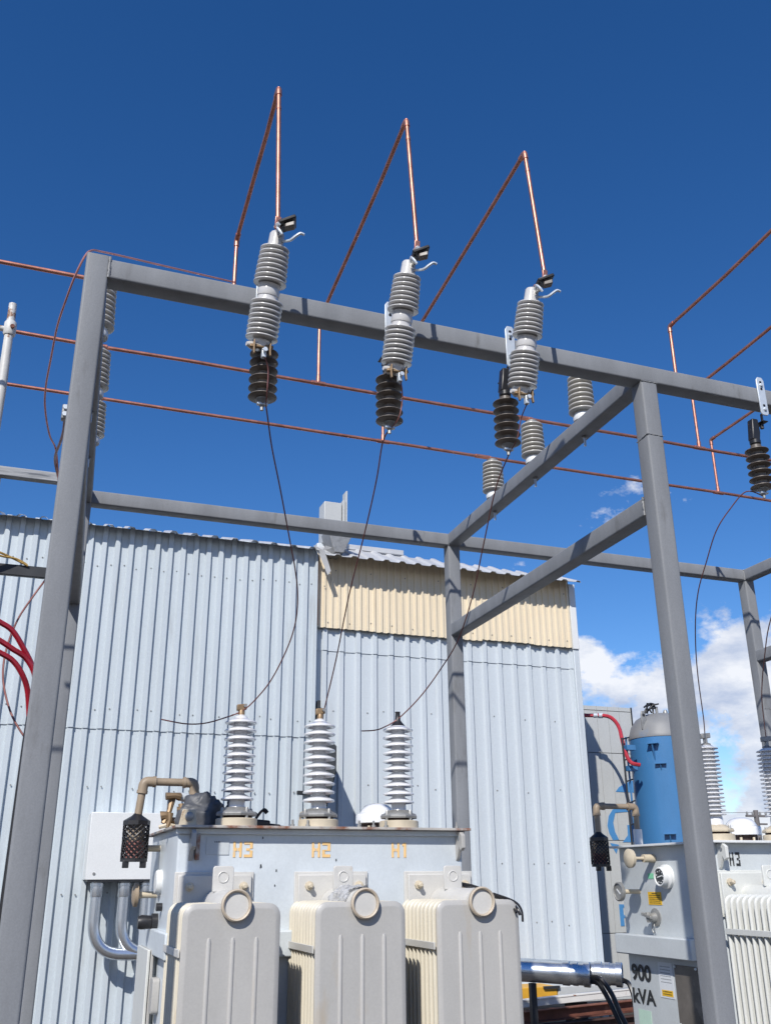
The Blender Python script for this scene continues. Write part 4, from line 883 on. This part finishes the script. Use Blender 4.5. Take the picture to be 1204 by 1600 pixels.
logo([(8.251,12.700,-0.342),(8.316,12.700,-0.343),(8.315,12.700,-0.631),(8.251,12.700,-0.630)][::-1])
logo([(8.316,12.700,-0.343),(8.379,12.700,-0.352),(8.371,12.700,-0.523),(8.317,12.700,-0.522),(8.321,12.700,-0.488),(8.343,12.700,-0.480),(8.343,12.700,-0.386),(8.311,12.700,-0.386)][::-1])

TC = V(8.49,11.6,-EYE); TR = 0.455
tk = thing('blue_air_tank','tall blue pressure tank with a grey domed top behind the front right post','tank',TC)
zsh = 1.85+EYE
MB().lathe([(TR,0.1),(TR,zsh)],n=48).build('shell',M_BLUE,tk)
MB().lathe([(TR+0.006,zsh),(TR+0.008,zsh+0.02),(TR*0.985,zsh+0.06),(TR*0.90,zsh+0.18),(TR*0.74,zsh+0.28),(TR*0.5,zsh+0.345),(TR*0.2,zsh+0.37),(0,zsh+0.372)],n=48).build('domed_head',M_DOME,tk)
for a in (-2.75,-1.57,-0.4): MB().obox((TR*0.9*math.cos(a),TR*0.9*math.sin(a),0.1),(0.03,0,0),(0,0.03,0),(0,0,0.1)).build('foot',M_BLUE,tk)
tl = MB(); A0 = V(-0.44,-0.16,zsh+0.03)
MB().prism([(-0.035,0),(0.05,0),(0.05,0.20),(0.02,0.26),(-0.02,0.26),(-0.035,0.20)],A0+V(0.06,0.0,0.08),(1,0,0),(0,0,1),(0,1,0),0.02).build('lifting_lug',M_CASTGREY,tk,bevel=0.005)
MB().lathe([(0.022,0),(0.022,0.024)],A0+V(0.067,-0.002,0.28),(0,1,0),10).build('lug_eye',M_BLACK,tk)
for i in range(14):
    a = i*0.9; p = V(-0.20+0.11*math.cos(a),-0.10+0.05*math.sin(a*1.7),zsh+0.42+0.07*math.sin(a*1.3)); q = V(-0.20+0.11*math.cos(a+2.1),-0.10,zsh+0.42+0.07*math.sin(a*1.3+1.8))
    MB().tube([p,(p+q)/2+V(0,0,0.03),q],0.012,6).build('chain_link',M_BLKSTEEL,tk)
MB().tube([(-0.10,-0.1,zsh+0.25),(-0.10,-0.1,zsh+0.45)],0.02,8).build('nipple',M_CASTGREY,tk)
MB().lathe([(0.03,0.30),(0.03,0.36),(0.012,0.38),(0.012,0.58),(0.02,0.60)],(0.12,-0.18,zsh),n=10).build('safety_valve',M_BLKSTEEL,tk)
MB().lathe([(0.035,0.33),(0.035,0.37),(0.02,0.40)],(-0.0,-0.16,zsh),n=10).build('plug',M_CASTGREY,tk)
# gussets and name strip on the shell
for (zz,wd,hh,ang) in ((1.62,0.17,0.24,-2.45),(1.42,0.10,0.10,-2.30),(0.47,0.13,0.16,-2.25)):
    a = ang; o = V(TR*math.cos(a),TR*math.sin(a),zz+EYE); rad = V(math.cos(a),math.sin(a),0); tan = V(-math.sin(a),math.cos(a),0)
    MB().prism([(0,hh/2),(wd*0.6,hh/2),(0,-hh/2)],o-tan*0.008-rad*0.01,rad,(0,0,1),tan,0.016).build('gusset',M_BLUE,tk)
    MB().obox(o+rad*wd*0.26+V(0,0,hh/2+0.006),rad*wd*0.34,tan*0.075,(0,0,0.006)).build('gusset',M_BLUE,tk)
MB().prism([(math.cos(a)*TR*1.003,math.sin(a)*TR*1.003) for a in [(-1.75+0.05*i) for i in range(5)]]+[(math.cos(a)*TR*0.99,math.sin(a)*TR*0.99) for a in [(-1.55-0.05*i) for i in range(5)]],(0,0,0.66+EYE),(1,0,0),(0,1,0),(0,0,1),0.12).build('white_label',M_WHITE,tk)
# ladder
ld = thing('ladder','thin steel ladder standing off the left side of the blue tank','ladder',(7.73,11.45,-EYE))
MB().tube([(0.0,0,0),(0.0,0,1.83+EYE)],0.014,8).build('rail',M_BLKSTEEL,ld)
MB().tube([(0.13,0.1,0),(0.13,0.1,1.86+EYE)],0.014,8).build('rail',M_BLUE,ld)
for z in [1.86-0.285*i for i in range(11)]: MB().tube([(0.0,0,z-0.05+EYE),(0.20,0.13,z+EYE)],0.010,8).build('rung',M_BLKSTEEL,ld)
for z in (1.70,1.42,-0.4): MB().obox((0.12,0.02,z+EYE),(0.07,0,0),(0,0.05,0),(0,0,0.035)).build('bracket',M_BLUE,ld,bevel=0.004)
hz = wire('air_hose','red air hose running from the shed corner to the blue tank',[(7.641,12.300,2.272),(7.718,12.250,2.259),(7.896,12.150,2.252),(7.958,12.000,2.195),(7.963,11.850,2.045),(7.835,11.600,1.790),(7.776,11.450,1.595),(7.778,11.350,1.481),(7.889,11.320,1.455)],0.028,M_HOSE,cat='hose')
for q,(pp,r) in enumerate((((7.774,12.200,2.254),0.034),((7.849,12.180,2.255),0.042))):
    MB().lathe([(r,0),(r,0.06)],V(pp)-V((7.641,12.300,2.272)),(1,-0.3,0),10).build('hose_fitting',M_GALV,hz)

# far utility pole
up = thing('utility_pole','distant utility pole with two crossarms seen past the right transformer','utility pole',(34.4,40,-EYE))
MB().tube([(0,0,0),(0,0,4.75)],[0.16,0.12],10).build('pole',M_POLE,up)
MB().box((-0.62,-0.08,4.42),(0.66,0.06,4.52)).build('crossarm',M_POLE,up)
MB().box((-0.10,-0.08,4.05),(0.56,0.06,4.13)).build('crossarm',M_POLE,up)
for x in (-0.55,-0.2,0.25,0.6): MB().lathe([(0.05,0),(0.06,0.08),(0.03,0.16)],(x,0,4.52),n=8).build('pin_insulator',M_CASTGREY,up)
MB().tube([(-30,0.5,4.62),(-12,0.2,4.35),(0.6,0,4.66)],0.012,5).build('line_wire',M_POLE,up)

# ------------------------------------------------------------------ low things at the bottom right
CD = V(0.802,-0.596,-0.040).normalized()
CE = (V(5.409,8.95,-0.872), V(5.772,8.95,-0.886))
for k,label in enumerate(('big galvanised conduit with an open end and black cables, nearer to the radiators','big galvanised conduit with an open end, nearer to the right transformer')):
    c = thing('large_conduit',label,'conduit',CE[k]-CD*2.4,'horizontal conduits behind the right bay'); e = 2.4
    MB().lathe([(0.101,0.0),(0.101,e),(0.094,e),(0.094,0.0)],axis=CD,n=32).build('pipe',M_CHROME,c)
    MB().lathe([(0.102,0),(0.109,0.004),(0.111,0.07),(0.105,0.075)],CD*(e-0.26),CD,32).build('coupling',M_CHROME,c)
    MB().lathe([(0.102,0),(0.107,0.004),(0.107,0.05),(0.103,0.055)],CD*(e-0.16),CD,32).build('lock_ring',M_CHROME,c)
    MB().lathe([(0.102,0),(0.113,0.004),(0.115,0.06),(0.108,0.068),(0.096,0.068),(0.096,0.0)],CD*(e-0.055),CD,32).build('end_bushing',M_CHROME,c)
    MB().lathe([(0.0955,0),(0.0955,0.004)],CD*(e-0.10),CD,24).build('dark_bore',M_BLACK,c)
cab = [[CE[0]-CD*0.09+V(0,0,-0.06),CE[0]+CD*0.02+V(0,0,-0.055),(5.459,8.880,-0.941),(5.509,8.820,-1.060),(5.548,8.760,-1.203),(5.587,8.700,-1.386),(5.562,8.620,-1.738)],
       [CE[0]-CD*0.09+V(0,0,-0.02),CE[0]+CD*0.02+V(0.01,0,-0.025),(5.467,8.840,-0.905),(5.537,8.780,-1.030),(5.573,8.720,-1.189),(5.618,8.660,-1.372),(5.598,8.580,-1.734)],
       [CE[1]-CD*0.09+V(0,0,-0.04),CE[1]+CD*0.02+V(0,0,-0.05),(5.792,8.860,-0.963),(5.792,8.800,-1.059),(5.764,8.740,-1.195),(5.738,8.700,-1.367),(5.638,8.600,-1.740)]]
for k,ps in enumerate(cab):
    wire('black_cable',['thick black cable drooping from the left open conduit, outer one','thick black cable drooping from the left open conduit, inner one','thick black cable drooping from the open conduit beside the right transformer'][k],ps,0.024,M_BLACK,cat='cable',group='black cables out of the conduits')
bp = thing('support_post','black steel post holding up the big conduit, right of the radiators','post',(4.955,9.28,-EYE))
MB().box((-0.03,-0.03,0),(0.03,0.03,EYE-0.955)).build('upright',M_BLKSTEEL,bp,bevel=0.004)
MB().box((-0.09,-0.06,0),(0.09,0.06,0.02)).build('base_plate',M_BLKSTEEL,bp)
yb = thing('yellow_skid','yellow steel skid low behind the black conduit post','skid',(5.3,10.5,-EYE))
MB().box((-0.6,0,0.30),(0.62,0.4,0.475)).build('deck',M_YELLOW,yb,bevel=0.01)
MB().box((0.63,0,0.30),(1.7,0.4,0.475)).build('deck',M_FAR,yb,bevel=0.01)
MB().box((0.44,-0.03,0.455),(0.64,0.0,0.482)).build('hook',M_BLKSTEEL,yb)
for x in (-0.5,0.9): MB().box((x,0.05,0),(x+0.12,0.35,0.30)).build('foot',M_BLKSTEEL,yb)
wbm = thing('chipped_beam','long white painted beam with rust chips lying on the steel stack','beam',(5.95,10.1,-1.20))
MB().obox((0,0,0),(1.25,0,0.054),(0,0.05,0),(-0.001,0,0.037)).build('web',M_WHITEB,wbm,bevel=0.004)
MB().obox((0,-0.053,0.031),(1.25,0,0.054),(0,0.004,0),(0,0,0.007)).build('flange_edge',M_WHITEB,wbm,bevel=0.002)
for k,(y,z,hh,tl_,m,lab) in enumerate(((9.98,-1.318,0.058,0.05,M_RUST,'rusty brown channel on top of the steel stack'),(9.90,-1.43,0.040,0.035,M_RUSTD,'dark rusty channel second in the steel stack'),(9.84,-1.52,0.036,0.03,M_RUST,'rusty brown channel low in the steel stack'))):
    s_ = thing('steel_channel',lab,'steel channel',(5.85,y,z),'rusty steel stack')
    MB().obox((0,0,0),(1.25,0,tl_),(0,0.012,0),(0,0,hh)).build('web',m,s_,bevel=0.003)
    MB().obox((0,-0.03,hh-0.006),(1.25,0,tl_),(0,0.045,0),(0,0,0.006)).build('flange',m,s_,bevel=0.002)
    MB().obox((0,-0.03,-hh+0.006),(1.25,0,tl_),(0,0.045,0),(0,0,0.006)).build('flange',m,s_,bevel=0.002)
sb = thing('steel_bearer','dark bearer under the rusty steel stack','bearer',(5.5,9.95,-EYE))
MB().box((-0.1,-0.25,0),(0.0,0.25,0.05)).build('block',M_RUSTD,sb,bevel=0.006)
MB().box((0.9,-0.25,0),(1.0,0.25,0.05)).build('block',M_RUSTD,sb,bevel=0.006)

# ------------------------------------------------------------------ lift the whole place so that the ground lies at zero
for o in bpy.data.objects:
    if o.parent is None and o.type in ('MESH','EMPTY'): o.location.z += EYE
